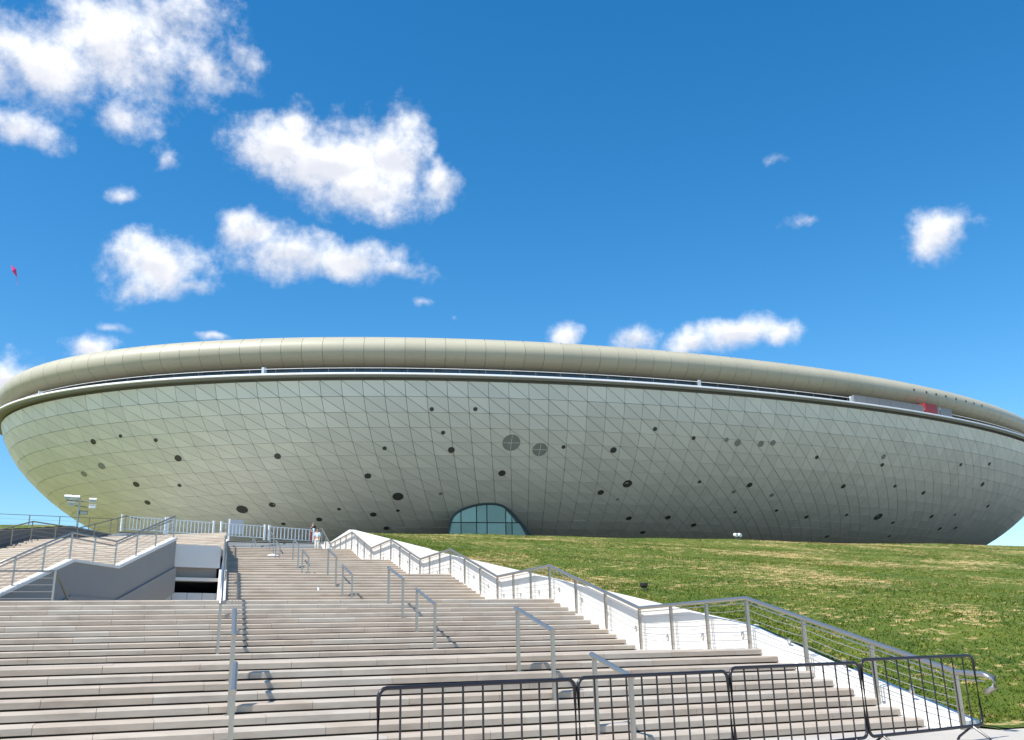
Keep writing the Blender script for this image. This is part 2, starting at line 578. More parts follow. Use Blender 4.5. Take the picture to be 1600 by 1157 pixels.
def z_main(y):
    """Height of the nosing line of the main stairs."""
    z = 0.0
    for (y0, t, n, zb, r) in FLIGHTS:
        y1 = y0 + t * (n - 1)
        if y < y0 - t:
            return zb
        if y <= y1:
            return zb + r * n * min(1, max(0, (y - y0 + t) / (t * n)))
        z = zb + r * n
    return z


def lawn_z(y):
    if y < 13.4:
        return 0.0
    if y < 19.6:
        return (y - 13.4) * 0.30
    return min(1.86 + (y - 19.6) * 0.163, 8.98)


DIR = Vector((0.4695, 0.8829))              # the left stairs climb along this direction


def sw(s, w):
    """(along, across) of the left stairs -> plan point."""
    return (DIR.x * s + DIR.y * w, DIR.y * s - DIR.x * w)


def rad_x(y, off=0.0):
    return 0.09 * y + off


# ------------------------------------------------------------------ ground and lawns
ground_bm = MB()
ground_bm.add([(-3000, -3000, 0), (3000, -3000, 0), (3000, 3000, 0), (-3000, 3000, 0)], [(0, 1, 2, 3)])
tag(ground_bm.build('ground', 'paving'), kind='structure')

ys = np.concatenate([np.arange(13.0, 63.0, 0.5), np.arange(63, 66, 0.5), np.linspace(66, 268, 30)])
xs = np.concatenate([np.linspace(0, 1, 60) ** 1.5 * 250])


def bumps(x, y):
    return (0.05 * np.sin(x * 0.31 + 1.3 * np.sin(y * 0.11)) + 0.04 * np.sin(y * 0.43 + x * 0.17) + 0.025 * np.sin(x * 0.9 + y * 0.7))


P = np.zeros((len(xs), len(ys), 3))
for j, y in enumerate(ys):
    X = 13.83 + xs
    z = lawn_z(y)
    fade = np.clip((X - 13.9) / 1.5, 0, 1) * (0 if y < 13.5 else 1)
    back = np.clip((y - 240) / 25, 0, 1)
    side = np.clip((X - 230) / 30, 0, 1)
    if y > 65:
        up_ = 0.113 * (min(y, 118.0) - 65.0)  # hidden ground raised toward the shell to darken its lower rows
        bl = np.clip((X - 13.9) / 12.0, 0, 1)
        z = z + up_ * bl * bl * (3 - 2 * bl)
    P[:, j, 0], P[:, j, 1] = X, y
    P[:, j, 2] = (z + bumps(X, y) * fade + 0.02) * (1 - back) * (1 - side) + (0.004 if y < 13.5 else 0)
kc = int(np.searchsorted(ys, 65.6))
right_lawn = grid_mesh('lawn', P[::-1, :kc + 1], 'lawn', 'structure')
apron = grid_mesh('added_dark_apron', P[::-1, kc:], 'added_dark_ground', 'structure')
tag(apron, 'unseen dark ground added round the arena foot to darken its underside')
tag(right_lawn, 'sloping lawn right of the white wall')

P = np.zeros((40, len(ys), 3))
xl = np.linspace(0, 1, 40) ** 1.6 * 180
for j, y in enumerate(ys):
    xw = (-32.55 + 0.4695 * min(y, 68.0)) / 0.8829
    X = xw - xl
    z = lawn_z(y)
    back = np.clip((y - 240) / 25, 0, 1)
    P[:, j, 0], P[:, j, 1] = X, y
    P[:, j, 2] = (z + bumps(X, y) * np.clip(xl / 1.5, 0, 1) * (0 if y < 13.5 else 1) + 0.02) * (1 - back) + (0.004 if y < 13.5 else 0)
left_lawn = grid_mesh('lawn', P, 'lawn', 'structure')
tag(left_lawn, 'grass bank left of the stairs')

far_left_top = sw(59.5, -32.3)
mid_top = (rad_x(70.2), 70.2)
plz = MB()
plz.prism([(13.55, 72.15), (13.55, 262), (-4.6, 262), far_left_top, mid_top, (rad_x(72.15), 72.15)], PLAZA - 0.5, PLAZA)
tag(plz.build('plaza', 'stone_grey'), kind='structure')

# grass blades: one mass, thick near the stairs and thinner up the slope
NT = 260000
gy = 13.6 + (63.2 - 13.6) * rng.random(NT) ** 1.25
gx = 13.95 + rng.random(NT) ** 1.35 * (12 + gy * 1.05)
gz = np.array([lawn_z(y) for y in gy]) + bumps(gx, gy) * np.clip((gx - 13.9) / 1.5, 0, 1)
h = rng.uniform(0.03, 0.075, NT)
ang = rng.random(NT) * math.pi
wd = rng.uniform(0.012, 0.03, NT)
lx, ly = rng.normal(0, 0.05, NT), rng.normal(0, 0.05, NT)
V = np.zeros((NT, 3, 3))
V[:, 0] = np.stack([gx - wd * np.cos(ang), gy - wd * np.sin(ang), gz], -1)
V[:, 1] = np.stack([gx + wd * np.cos(ang), gy + wd * np.sin(ang), gz], -1)
V[:, 2] = np.stack([gx + lx, gy + ly, gz + h], -1)
me = bpy.data.meshes.new('grass')
me.vertices.add(NT * 3)
me.vertices.foreach_set('co', V.reshape(-1))
me.loops.add(NT * 3)
me.loops.foreach_set('vertex_index', np.arange(NT * 3, dtype=np.int32))
me.polygons.add(NT)
me.polygons.foreach_set('loop_start', np.arange(0, NT * 3, 3, dtype=np.int32))
me.polygons.foreach_set('loop_total', np.full(NT, 3, dtype=np.int32))
me.materials.append(M['blades'])
me.update()
me.validate()
tag(link('grass', me), 'short patchy green and straw grass blades on the right lawn', kind='stuff')

# ------------------------------------------------------------------ main stairs
main = thing('staircase', (5, 14, 0), 'wide straight staircase of beige granite slabs climbing to the arena', 'staircase')
GAP = 0.029                                 # shadow gap under each nosing
slab_cache = {}
X_LEFT = -9.0


def slab(x0, x1, y0, y1, ztop, th, parent, name='slab', material='stone'):
    key = (round(x1 - x0, 3), round(y1 - y0, 3), round(th, 3), material)
    if key not in slab_cache:
        slab_cache[key] = (MB().box(0, key[0], 0, key[1], -key[2], 0) if name != 'slab' else MB().tread(0, key[0], 0, key[1], -key[2], 0)).mesh('slab', material)
    o = bpy.data.objects.new(name, slab_cache[key])
    col.objects.link(o)
    o.parent = parent
    o.location = Vector((x0, y0, ztop + random.uniform(-0.002, 0.002))) - parent.location
    return o


L = 1.60
rest = MB()
core = MB()
for fi, (y0, t, n, zb, r) in enumerate(FLIGHTS):
    nxt = FLIGHTS[fi + 1][0] if fi + 1 < len(FLIGHTS) else 73.2
    for i in range(1, n + 1):
        ya = y0 + t * (i - 1)
        yb = ya + t + 0.02 if i < n else ya + 0.62
        zt = zb + r * i
        if fi < 2:
            x = X_LEFT + (0.8 if i % 2 else 0.0)
            slab_x = [X_LEFT] if i % 2 == 0 else [X_LEFT, X_LEFT + 0.8]
            while slab_x[-1] + L < XR - 0.3:
                slab_x.append(slab_x[-1] + L)
            slab_x.append(XR + random.choice((0.0, 0.0, 0.03)))
            for a, b in zip(slab_x[:-1], slab_x[1:]):
                slab(a + 0.003, b - 0.003, ya, yb, zt, r - GAP, main)
            rest.tread(-26, X_LEFT - 0.003, ya, yb, zt - r + GAP, zt)
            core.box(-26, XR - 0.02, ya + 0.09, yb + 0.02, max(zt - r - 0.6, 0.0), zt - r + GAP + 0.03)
        else:
            xa = rad_x(ya, 0.16)
            mtl = 'stone_grey' if fi == 5 else 'stone_worn'
            # long stone steps; their ends follow the central balustrade
            st = MB()
            st.wedge([(xa, ya), (XR, ya), (XR, yb), (rad_x(yb, 0.16), yb)], zt - r + GAP, zt, 0.035)
            st.build('step', mtl, main)
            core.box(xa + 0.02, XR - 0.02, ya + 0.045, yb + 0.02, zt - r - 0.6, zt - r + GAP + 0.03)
    # landing floor behind the top nosing
    ya = y0 + t * (n - 1) + 0.625
    zt = zb + r * n
    if fi == 0:
        for x in np.arange(X_LEFT, XR - 0.5, 2.24):
            slab(x + 0.003, min(x + 2.24, XR) - 0.003, ya, (ya + nxt) / 2 - 0.003, zt - 0.001, 0.1, main, 'paving_slab')
            slab(x + 0.003, min(x + 2.24, XR) - 0.003, (ya + nxt) / 2 + 0.003, nxt + 0.06, zt - 0.001, 0.1, main, 'paving_slab')
        rest.box(-26, X_LEFT - 0.003, ya, nxt + 0.06, zt - 0.1, zt - 0.001)
        core.box(-26, XR - 0.02, ya - 0.1, nxt + 0.1, 0, zt - 0.05)
    elif fi == 1:
        lf = MB()
        pit_r = (rad_x(32.9, -0.13), 32.9)
        lf.prism([(XR, ya), (XR, nxt + 0.06), (rad_x(nxt), nxt + 0.06), pit_r, (-4.0, 32.9), sw(27.80, -19.0), sw(27.80, -32.3), (-26, 36), (-26, ya)],
                 zt - 0.3, zt - 0.001)
        lf.build('landing', 'stone', main)
        core.box(-26, XR - 0.02, ya - 0.3, 32.8, 0, zt - 0.31)
    elif fi < 5:
        lf = MB()
        lf.prism([(rad_x(ya, 0.16), ya), (XR, ya), (XR, nxt + 0.06), (rad_x(nxt, 0.16), nxt + 0.06)], zt - 0.3, zt - 0.001)
        lf.build('landing', 'stone', main)
tag(rest.build('slab', 'stone', main), kind='stuff')
# the solid body under the upper flights
body_pts = [(33.0, 0.0), (33.0, 2.65)]
for (y0, t, n, zb, r) in FLIGHTS[2:]:
    body_pts += [(y0 + 0.06, zb - 0.32), (y0 + t * (n - 1) + 0.2, zb + r * (n - 1) - 0.36)]
body_pts += [(73.2, 8.6), (73.2, 0.0)]
v0 = [(rad_x(y, 0.14), y, z) for y, z in body_pts] + [(XR - 0.03, y, z) for y, z in body_pts]
nb = len(body_pts)
core.add(v0, [tuple(range(nb)), tuple(range(nb, 2 * nb))[::-1]] + [((i + 1) % nb, i, nb + i, nb + (i + 1) % nb) for i in range(nb)])
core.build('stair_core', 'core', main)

# ------------------------------------------------------------------ left stairs (turned to the right as they climb)
left = thing('staircase', (-8, 38, 3), 'angled staircase of beige steps beside the open stairwell, turned toward the fences', 'staircase')
W0, W1 = -32.3, -19.30


def w_in(s):
    return W1 if s < 40.6 else -0.421 * s + 0.02


LF = [(27.75, 0.445, 11, 3.00, 0.1455), (35.56, 0.444, 11, 4.60, 0.1385), (44.5, 0.50, 11, 6.12, 0.140), (54.0, 0.50, 11, 7.66, 0.1418)]
TOP_L, TOP_R = Vector(far_left_top), Vector(mid_top)
FAN_L, FAN_R = Vector(sw(54.0, W0)), Vector(sw(54.0, w_in(54.0)))
lcore = MB()
for fi, (s0, t, n, zb, r) in enumerate(LF):
    nxt = LF[fi + 1][0] if fi + 1 < len(LF) else 60.0
    for i in range(1, n + 1):
        sa = s0 + t * (i - 1)
        sb = sa + t + 0.02 if i < n else sa + 0.6
        zt = zb + r * i
        if fi == 3:                          # the last flight fans out to the line of the fences
            u0, u1 = (i - 1) / (n - 1), i / (n - 1) + 0.004
            quad = [FAN_L.lerp(TOP_L, u0), FAN_R.lerp(TOP_R, u0), FAN_R.lerp(TOP_R, u1), FAN_L.lerp(TOP_L, u1)]
        else:
            we = w_in(min(sb, 40.5) if sa < 40.4 else sb)
            quad = [Vector(sw(sa, W0)), Vector(sw(sa, w_in(sa))), Vector(sw(sb, we)), Vector(sw(sb, W0))]
        MB().wedge(quad, zt - r + GAP, zt, 0.035).build('step', 'stone_grey' if fi == 3 else 'stone_worn', left)
        f_ = Vector(quad[3] - quad[0]).normalized() * 0.045
        g_ = Vector(quad[2] - quad[1]).normalized() * 0.045
        lcore.prism([quad[0] + f_, quad[1] + g_, quad[2], quad[3]], zt - r - 0.5, zt - r + GAP + 0.02)
    sa = s0 + t * (n - 1) + 0.605
    zt = zb + r * n
    lf = MB()
    if fi == 1:
        lf.prism([sw(sa, W0), (1.32, 44.55), (3.80, 45.40), sw(nxt + 0.03, w_in(nxt)), sw(nxt + 0.03, W0)], zt - 0.3, zt - 0.001)
    elif fi < 3:
        lf.prism([sw(sa, W0), sw(sa, w_in(sa)), sw(nxt + 0.03, w_in(nxt)), sw(nxt + 0.03, W0)], zt - 0.3, zt - 0.001)
    if fi < 3:
        lf.build('landing', 'stone', left)
lcore.build('stair_core', 'core', left)


def z_left(s):
    z = 3.0
    for (s0, t, n, zb, r) in LF:
        if s < s0 - t:
            return zb
        s1 = s0 + t * (n - 1)
        if s <= s1:
            return zb + r * n * min(1, max(0, (s - s0 + t) / (t * n)))
        z = zb + r * n
    return z


# ------------------------------------------------------------------ open stairwell and underpass
chain = [27.6, 32.2, 35.3, 40.0]
chain_z = [3.06, 4.68, 4.68, 6.24]
chain_b = [0.0, 0.0, 2.2, 4.0]
sidew = thing('stairwell_wall', (*sw(34, -19.1), 3), 'grey rendered parapet wall of the open stairwell under the angled staircase', 'wall')
b = MB()
ins, outs = -19.05, -19.33


def ribbon(mb, ss, z0, z1, wa, wb, mi=0):
    n = len(ss)
    v = [(*sw(s, wa), z) for s, z in zip(ss, z0)] + [(*sw(s, wa), z) for s, z in zip(ss, z1)]
    v += [(*sw(s, wb), z) for s, z in zip(ss, z0)] + [(*sw(s, wb), z) for s, z in zip(ss, z1)]
    f = []
    for i in range(n - 1):
        f += [(i, i + 1, n + i + 1, n + i), (2 * n + i + 1, 2 * n + i, 3 * n + i, 3 * n + i + 1),
              (n + i, n + i + 1, 3 * n + i + 1, 3 * n + i), (i + 1, i, 2 * n + i, 2 * n + i + 1)]
    f += [(0, n, 3 * n, 2 * n), (n - 1, 3 * n - 1, 4 * n - 1, 2 * n - 1)]
    mb.add(v, f, mi)


ribbon(b, chain, chain_b, chain_z, ins, outs)
b.build('wall_body', 'concrete', sidew)
b = MB()
ribbon(b, chain, [z + 0.002 for z in chain_z], [z + 0.10 for z in chain_z], ins + 0.05, outs - 0.0)
b.build('coping', 'white', sidew)
b = MB()
ribbon(b, chain, chain_b, [z - 1.15 for z in chain_z], ins + 0.09, ins - 0.002)
b.build('lower_band', 'concrete', sidew)

backw = thing('lintel_wall', (2.6, 44.9, 4), 'pale rendered lintel wall above the dark underpass opening', 'wall')
A_, B_ = Vector((1.36, 44.42)), Vector((3.93, 45.32))
nrm = Vector((0.33, -0.944))               # towards the camera


def wall_strip(name, z0, z1, proud, deep, material):
    q = MB()
    a, c = A_ + nrm * proud, B_ + nrm * proud
    q.prism([a, c, c - nrm * deep, a - nrm * deep], z0, z1)
    return q.build(name, material, backw)


wall_strip('upper_wall', 5.14, 6.10, 0.0, 0.5, 'white')
wall_strip('recessed_fascia', 4.70, 5.14, -0.32, 0.4, 'concrete')
wall_strip('lintel_ledge', 4.56, 4.70, 0.02, 0.72, 'white')

central = thing('dividing_wall', (3.3, 38, 3), 'narrow white dividing wall between the open stairwell and the wide steps', 'wall')
b = MB()
yy = [32.95, 35.0, 40.75, 46.1, 51.25, 56.4, 61.3, 68.9, 72.2]
n = len(yy)
v = []
for side in (-0.15, 0.15):
    v += [(rad_x(y, side), y, 0.0) for y in yy] + [(rad_x(y, side), y, z_main(y) + 0.12) for y in yy]
f = []
for i in range(n - 1):
    f += [(i + 1, i, n + i, n + i + 1), (2 * n + i, 2 * n + i + 1, 3 * n + i + 1, 3 * n + i), (n + i, 3 * n + i, 3 * n + i + 1, n + i + 1)]
f += [(0, 2 * n, 3 * n, n), (n - 1, 2 * n - 1, 4 * n - 1, 3 * n - 1)]
b.add(v, f)
b.build('wall_body', 'white', central)

under = thing('underpass', (0, 50, 0), 'dark underpass beneath the stairs behind the lintel wall', 'underpass')
b = MB()
pw = [(-9.5, 36.0), sw(27.6, -19.1), (rad_x(32.9, -0.16), 32.9), (rad_x(45.3, -0.16), 45.3), (rad_x(62, -0.2), 62), (-9.5, 62)]
b.prism(pw, 0.0, 0.15)
b.build('floor', 'concrete', under)
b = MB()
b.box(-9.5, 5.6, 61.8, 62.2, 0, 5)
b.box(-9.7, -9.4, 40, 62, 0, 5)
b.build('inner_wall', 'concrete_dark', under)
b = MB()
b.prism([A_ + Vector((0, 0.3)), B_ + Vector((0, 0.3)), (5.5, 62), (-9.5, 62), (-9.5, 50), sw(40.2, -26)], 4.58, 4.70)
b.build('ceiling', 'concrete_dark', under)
b = MB()
b.box(-4.2, 2.9, 32.55, 32.95, 0, 2.68)
b.build('front_wall', 'concrete', under)
# stairs going down into the underpass
for i in range(18):
    b = MB()
    b.box(-1.9, rad_x(33.0 + 0.42 * i, -0.17), 32.96 + 0.42 * i, 32.96 + 0.42 * (i + 1), 0.14, 2.99 - 0.16 * (i + 1))
    b.build('step', 'concrete', under)
pn = thing('parapet', (2, 45, 3.2), 'pale bluish parapet panels across the bottom of the dark underpass opening', 'parapet')
ab = (B_ - A_)
for i in range(4):
    b = MB()
    p, q = A_ + ab * (i / 4 + 0.004) - nrm * 0.10, A_ + ab * ((i + 1) / 4 - 0.004) - nrm * 0.10
    b.prism([p, q, q - nrm * 0.06, p - nrm * 0.06], 2.6, 4.06)
    b.build('panel', 'pale_panel', pn)

# low dark wall along the far left side of the angled stairs
farw = thing('boundary_wall', (*sw(48, -32.4), 5), 'low dark grey boundary wall between the angled staircase and the grass bank', 'wall')
ss = [27.6, 32.2, 35.56, 40.0, 44.5, 49.5, 54.0, 59.6]
b = MB()
ribbon(b, ss, [1.5] * len(ss), [lawn_z(sw(s, -32.4)[1]) - 0.08 for s in ss], -32.28, -32.58)
b.build('wall_body', 'concrete_dark', farw)
b = MB()
ribbon(b, ss, [lawn_z(sw(s, -32.4)[1]) - 0.078 for s in ss], [lawn_z(sw(s, -32.4)[1]) - 0.02 for s in ss], -32.25, -32.60)
b.build('coping', 'concrete', farw)

# ------------------------------------------------------------------ white wall on the right of the stairs
WT = [(13.5, 0.12), (16.8, 1.03), (19.6, 1.87), (22.9, 2.40), (30.8, 3.70), (42.2, 5.54), (63.6, 9.17), (69.6, 9.02), (72.2, 9.30)]
ww = thing('retaining_wall', (13.7, 40, 0), 'smooth white retaining wall between the wide steps and the lawn', 'wall')
b = MB()
b.side([(13.5, -0.02)] + WT + [(72.2, -0.02)], 13.60, 13.95)
b.build('wall_body', 'white', ww)
# white stringer closing the gap between the step ends and the wall
b = MB()
prof = [(13.5, 0.004)]
for (y0, t, n, zb, r) in FLIGHTS:
    prof += [(y0 + 0.02, zb + 0.004), (y0 + t * (n - 1) + 0.3, zb + r * n - 0.035)]
prof += [(72.2, PLAZA - 0.04)]
prof = [prof[0]] + [p for p in prof[1:]]
pts = [(13.4, -0.02)] + prof + [(72.2, -0.02)]
b.side(pts, 13.29, 13.61)
b.build('stringer', 'white', ww)
for y in np.arange(14.6, 71, 1.72):
    z = z_main(y) + 0.30
    o = MB()
    n = 14
    ring, inner = [], []
    for k in range(n):
        a = 2 * math.pi * k / n
        ring.append((13.585, y + 0.062 * math.cos(a), z + 0.08 * math.sin(a)))
        inner.append((13.578, y + 0.045 * math.cos(a), z + 0.062 * math.sin(a)))
    base = [(13.602, p[1], p[2]) for p in ring]
    rec = [(13.594, p[1], p[2]) for p in inner]
    o.add(base + ring + inner + rec, [(k, (k + 1) % n, n + (k + 1) % n, n + k) for k in range(n)] +
          [(n + k, n + (k + 1) % n, 2 * n + (k + 1) % n, 2 * n + k) for k in range(n)] +
          [(2 * n + k, 2 * n + (k + 1) % n, 3 * n + (k + 1) % n, 3 * n + k) for k in range(n)])
    o.add(rec, [tuple(range(n))], 1)
    o.build('step_light', ['steel', 'lamp_glass'], ww)

# ------------------------------------------------------------------ the arena
PX = [70.346, 136.0856, 86.5206, 44.7053, 0.0505, 0.9816, 17.107, 26.9627, 0.8366, 0.7, 29.355, 0.7, -0.7565]
CX, CY, AX, BX, ROT, PW, SH, SDB, SAL, SBE, SDX, SBEX, SSX = PX
ZE = 28.0 + EYE                             # height of the white edge


def spow(v, p):
    return np.sign(v) * np.abs(v) ** p


def place(ex, ey, z):
    ca, sa = math.cos(ROT), math.sin(ROT)
    return np.stack([CX + ex * ca - ey * sa, CY + ex * sa + ey * ca, z + 0 * ex], -1)


def shell(th, ph):
    """Point on the underside: th round the plan, ph from the rim (0) down to the flat bottom (pi/2)."""
    th, ph = np.asarray(th, float), np.asarray(ph, float)
    k = 1 - np.cos(ph)
    return place((AX - SDX * k ** SBEX) * spow(np.cos(th), PW) + SSX * k, (BX - SDB * k ** SBE) * spow(np.sin(th), PW),
                 ZE - SH * np.sin(ph) ** SAL)


def ring(th, off, z):
    """Point on a ring parallel to the rim, off metres outside it."""
    th = np.asarray(th, float)
    c, s = spow(np.cos(th), PW), spow(np.sin(th), PW)
    nx, ny = c / AX, s / BX
    n = np.hypot(nx, ny)
    return place(AX * c + off * nx / n, BX * s + off * ny / n, z)


def shell_n(th, ph):
    e = 1e-3
    a = shell(th + e, ph) - shell(th - e, ph)
    b = shell(th, ph + e) - shell(th, ph - e)
    n = np.cross(b, a)
    n = n / np.linalg.norm(n, axis=-1, keepdims=True)
    out = shell(th, ph) - np.array([CX, CY, ZE + 5])
    s = np.sign((n * out).sum(-1, keepdims=True))
    return n * s


arena = thing('arena', (CX, CY, 9.0), 'saucer shaped arena with a pale panelled underside and rounded rim behind the lawn', 'arena')
NC = 188
tt = np.linspace(0, 2 * np.pi, 7201)
rp = ring(tt, 0.0, 0.0)[:, :2]
al = np.concatenate([[0], np.cumsum(np.hypot(*np.diff(rp, axis=0).T))])
TH = np.interp(np.arange(NC + 1) / NC * al[-1] + 0.4, np.concatenate([al, al[1:] + al[-1]]), np.concatenate([tt, tt[1:] + 2 * np.pi]))
pp = np.linspace(0.015, 1.45, 900)
fr = shell(np.full_like(pp, 1.5 * np.pi), pp)
sl = np.concatenate([[0], np.cumsum(np.linalg.norm(np.diff(fr, axis=0), axis=1))])
ROWL = 1.74
NR = int(sl[-1] / ROWL)
PH = np.interp(np.arange(NR + 1) * ROWL, sl, pp)

# dark backing that shows in the joints
TB, PB = np.meshgrid(TH, np.linspace(0.0, 1.5, 40), indexing='ij')
B_shell = shell(TB, PB) - shell_n(TB, np.clip(PB, 0.01, 1.5)) * 0.16
grid_mesh('shell_backing', B_shell, 'joint', parent=arena)
# supporting drum under the flat bottom
dr = np.stack([shell(TH, np.full_like(TH, 1.40)) * np.array([1, 1, 0]) + np.array([0, 0, z]) for z in (8.6, 13.4)], 1)
grid_mesh('base_drum', dr, 'concrete_dark', parent=arena)

CAMP = np.array([0, 0, EYE])
RM = np.stack([_r3, -_u3, _f2])


def project(p):
    c = (np.asarray(p) - CAMP) @ RM.T
    return 800 + FPX * c[..., 0] / c[..., 2], 533 + FPX * c[..., 1] / c[..., 2], c[..., 2]


def inset_tri(a, b, c, g):
    la, lb, lc = np.linalg.norm(b - c), np.linalg.norm(c - a), np.linalg.norm(a - b)
    per = la + lb + lc
    inc = (la * a + lb * b + lc * c) / per
    area = np.linalg.norm(np.cross(b - a, c - a)) / 2
    r = 2 * area / per
    k = max(0.2, (r - g) / r)
    return inc + (a - inc) * k, inc + (b - inc) * k, inc + (c - inc) * k


tris = []
Gp = shell(TH[:, None], PH[None, :])
for i in range(NC):
    for j in range(NR):
        q00, q10, q11, q01 = Gp[i, j], Gp[(i + 1), j], Gp[(i + 1), j + 1], Gp[i, j + 1]
        thm = (TH[i] + TH[i + 1]) / 2
        n = shell_n(thm, (PH[j] + PH[j + 1]) / 2)
        for t in ((q00, q10, q11), (q00, q11, q01)):
            cen = sum(t) / 3
            vis = (n * (CAMP - cen)).sum() / np.linalg.norm(CAMP - cen)
            d = np.linalg.norm(CAMP - cen)
            x, y, dep = project(cen)
            infr = 1.0 if (dep > 0 and -10 < x < 1610 and 500 < y < 835) else 0.0
            ar = np.linalg.norm(np.cross(t[1] - t[0], t[2] - t[0])) / 2
            tris.append((max(0, vis) * ar / d ** 2 * infr, t, n))
order = sorted(range(len(tris)), key=lambda k: -tris[k][0])
big = set(order[:300])
restp = MB()
for k, (sc_, t, n) in enumerate(tris):
    a, b_, c = inset_tri(*[np.array(q) for q in t], 0.023)
    tilt = n * random.uniform(-0.016, 0.016)
    top = [a + tilt, b_ + n * random.uniform(-0.016, 0.016), c]
    low = [p - n * 0.11 for p in top]
    fn = np.cross(top[1] - top[0], top[2] - top[0])
    fl = [(0, 1, 2), (0, 3, 4, 1), (1, 4, 5, 2), (2, 5, 3, 0)]
    if fn @ n < 0:
        fl = [f[::-1] for f in fl]
    if k in big:
        MB().add(top + low, fl).build('shell_panel', 'panel', arena)
    else:
        restp.add(top + low, fl)
tag(restp.build('shell_panel', 'panel', arena), kind='stuff')

# white edge of the gallery floor, soffit strip below it
TR = np.concatenate([np.linspace(0, 2 * np.pi, 361)])


def ring_strip(name, prof, material, smooth=False, th=TR):
    reach = 0.55 * np.cos(th) ** 4              # the edge reaches further out at the two ends
    P_ = np.stack([ring(th, o_ + (reach if o_ > 0.25 else 0), z_) for o_, z_ in prof], 1)
    return grid_mesh(name, P_, material, parent=arena, smooth=smooth)


ring_strip('gallery_edge', [(0.3, ZE + 0.175), (0.58, ZE + 0.16), (0.62, ZE + 0.12), (0.62, ZE - 0.02), (0.58, ZE - 0.05), (0.02, ZE - 0.05)], 'edge')
ring_strip('gallery_deck', [(-5.0, ZE + 0.18), (0.31, ZE + 0.172)], 'concrete_dark')  # deck coloured dark to keep bounced light off the rim above
ring_strip('edge_soffit', [(0.34, ZE - 0.052), (0.32, ZE - 0.26), (-0.35, ZE - 0.28)], 'olive')
def lip_off(th):
    return -3.45 + 2.0 * np.cos(np.asarray(th, float)) ** 4


# gallery glass in separate panes with mullions
NG = 94
TG = np.interp(np.arange(NG + 1) / NG * al[-1], al, tt)


def in_view(t):
    return math.pi - 0.12 < t % (2 * math.pi) < 2 * math.pi - 0.0


restg, restl = MB(), MB()
for i in range(NG):
    ts = np.linspace(TG[i] + 0.0006, TG[i + 1] - 0.0006, 3)
    lo, hi = ring(ts, lip_off(ts) - 0.35, ZE + 0.18), ring(ts, lip_off(ts) - 0.35, ZE + 2.15)
    v = list(lo) + list(hi)
    f = [(0, 1, 4, 3), (1, 2, 5, 4)]
    if in_view(TG[i]):
        MB().add(v, f).build('gallery_pane', 'glass_dark', arena)
    else:
        restg.add(v, f)
tag(restg.build('gallery_pane', 'glass_dark', arena), kind='stuff')
mu = MB()
for i in range(NG):
    p, q = ring(TG[i], lip_off(TG[i]) - 0.32, ZE + 0.18), ring(TG[i], lip_off(TG[i]) - 0.32, ZE + 2.15)
    mu.tube([p, q], 0.04, 4)
mu.build('mullion', 'mullion', arena)
gl = MB()
pts = ring(np.linspace(math.pi - 0.3, 2 * math.pi + 0.2, 260), -0.35, ZE + 0.92)
gl.tube(list(pts), 0.03, 5)
gl.build('gallery_rail', 'white_metal', arena)
for t in np.interp(np.arange(0, 1, 1 / 150) * al[-1], al, tt):
    if in_view(t) and t < 6.2:
        MB().tube([ring(t, -0.35, ZE + 0.3), ring(t, -0.35, ZE + 0.92)], 0.014, 4).build('rail_post', 'cable', arena)

# rounded roof rim: one curved panel per bay and a flat cap strip on top
LIPC, LRS, LRZ = ZE + 3.55, 2.25, 1.66


def lip_pt(th, q, rr=1.0):
    drop = 0.55 * np.cos(np.asarray(th, float)) ** 4
    return ring(th, lip_off(th) + LRS * rr * math.cos(q), LIPC - drop + LRZ * rr * math.sin(q))


qs = np.radians(np.linspace(-125, 52, 10))
Pb = np.stack([np.array(lip_pt(TH, q, 0.955)) for q in np.radians(np.linspace(-190, 170, 31))], 1)
grid_mesh('rim_backing', Pb, 'seam', parent=arena)
for i in range(NC):
    w = (TH[i + 1] - TH[i]) * 0.008
    ts = np.linspace(TH[i] + w, TH[i + 1] - w, 3)
    v, f = [], []
    for q in qs:
        v += list(lip_pt(ts, q))
    for k in range(len(qs) - 1):
        for m_ in range(2):
            a = k * 3 + m_
            f.append((a, a + 1, a + 4, a + 3))
    base = len(v)
    nq = len(qs)
    v += [lip_pt(ts[0], q) for q in qs] + [lip_pt(ts[0], q, 0.94) for q in qs] + [lip_pt(ts[2], q) for q in qs] + [lip_pt(ts[2], q, 0.94) for q in qs]
    for k in range(nq - 1):
        f.append((base + k, base + k + 1, base + nq + k + 1, base + nq + k))
        f.append((base + 2 * nq + k + 1, base + 2 * nq + k, base + 3 * nq + k, base + 3 * nq + k + 1))
    if in_view(TH[i]):
        MB().add(v, f).build('rim_panel', 'lip', arena, smooth=True)
    else:
        restl.add(v, f)
tag(restl.build('rim_panel', 'lip', arena, smooth=True), kind='stuff')
restc = MB()
for i in range(0, NC, 2):
    t0, t1 = TH[i], TH[min(i + 2, NC)]
    ts = np.linspace(t0 + 0.0004, t1 - 0.0004, 3)
    v = list(lip_pt(ts, math.radians(53.2))) + list(lip_pt(ts, math.radians(62), 1.03)) + list(lip_pt(ts, math.radians(95), 1.03)) + list(ring(ts, -6.2, LIPC + 1.62))
    f = []
    for k in range(3):
        for m_ in range(2):
            a = k * 3 + m_
            f.append((a, a + 1, a + 4, a + 3))
    if in_view(t0):
        MB().add(v, f).build('rim_cap', 'lip', arena)
    else:
        restc.add(v, f)
tag(restc.build('rim_cap', 'lip', arena), kind='stuff')
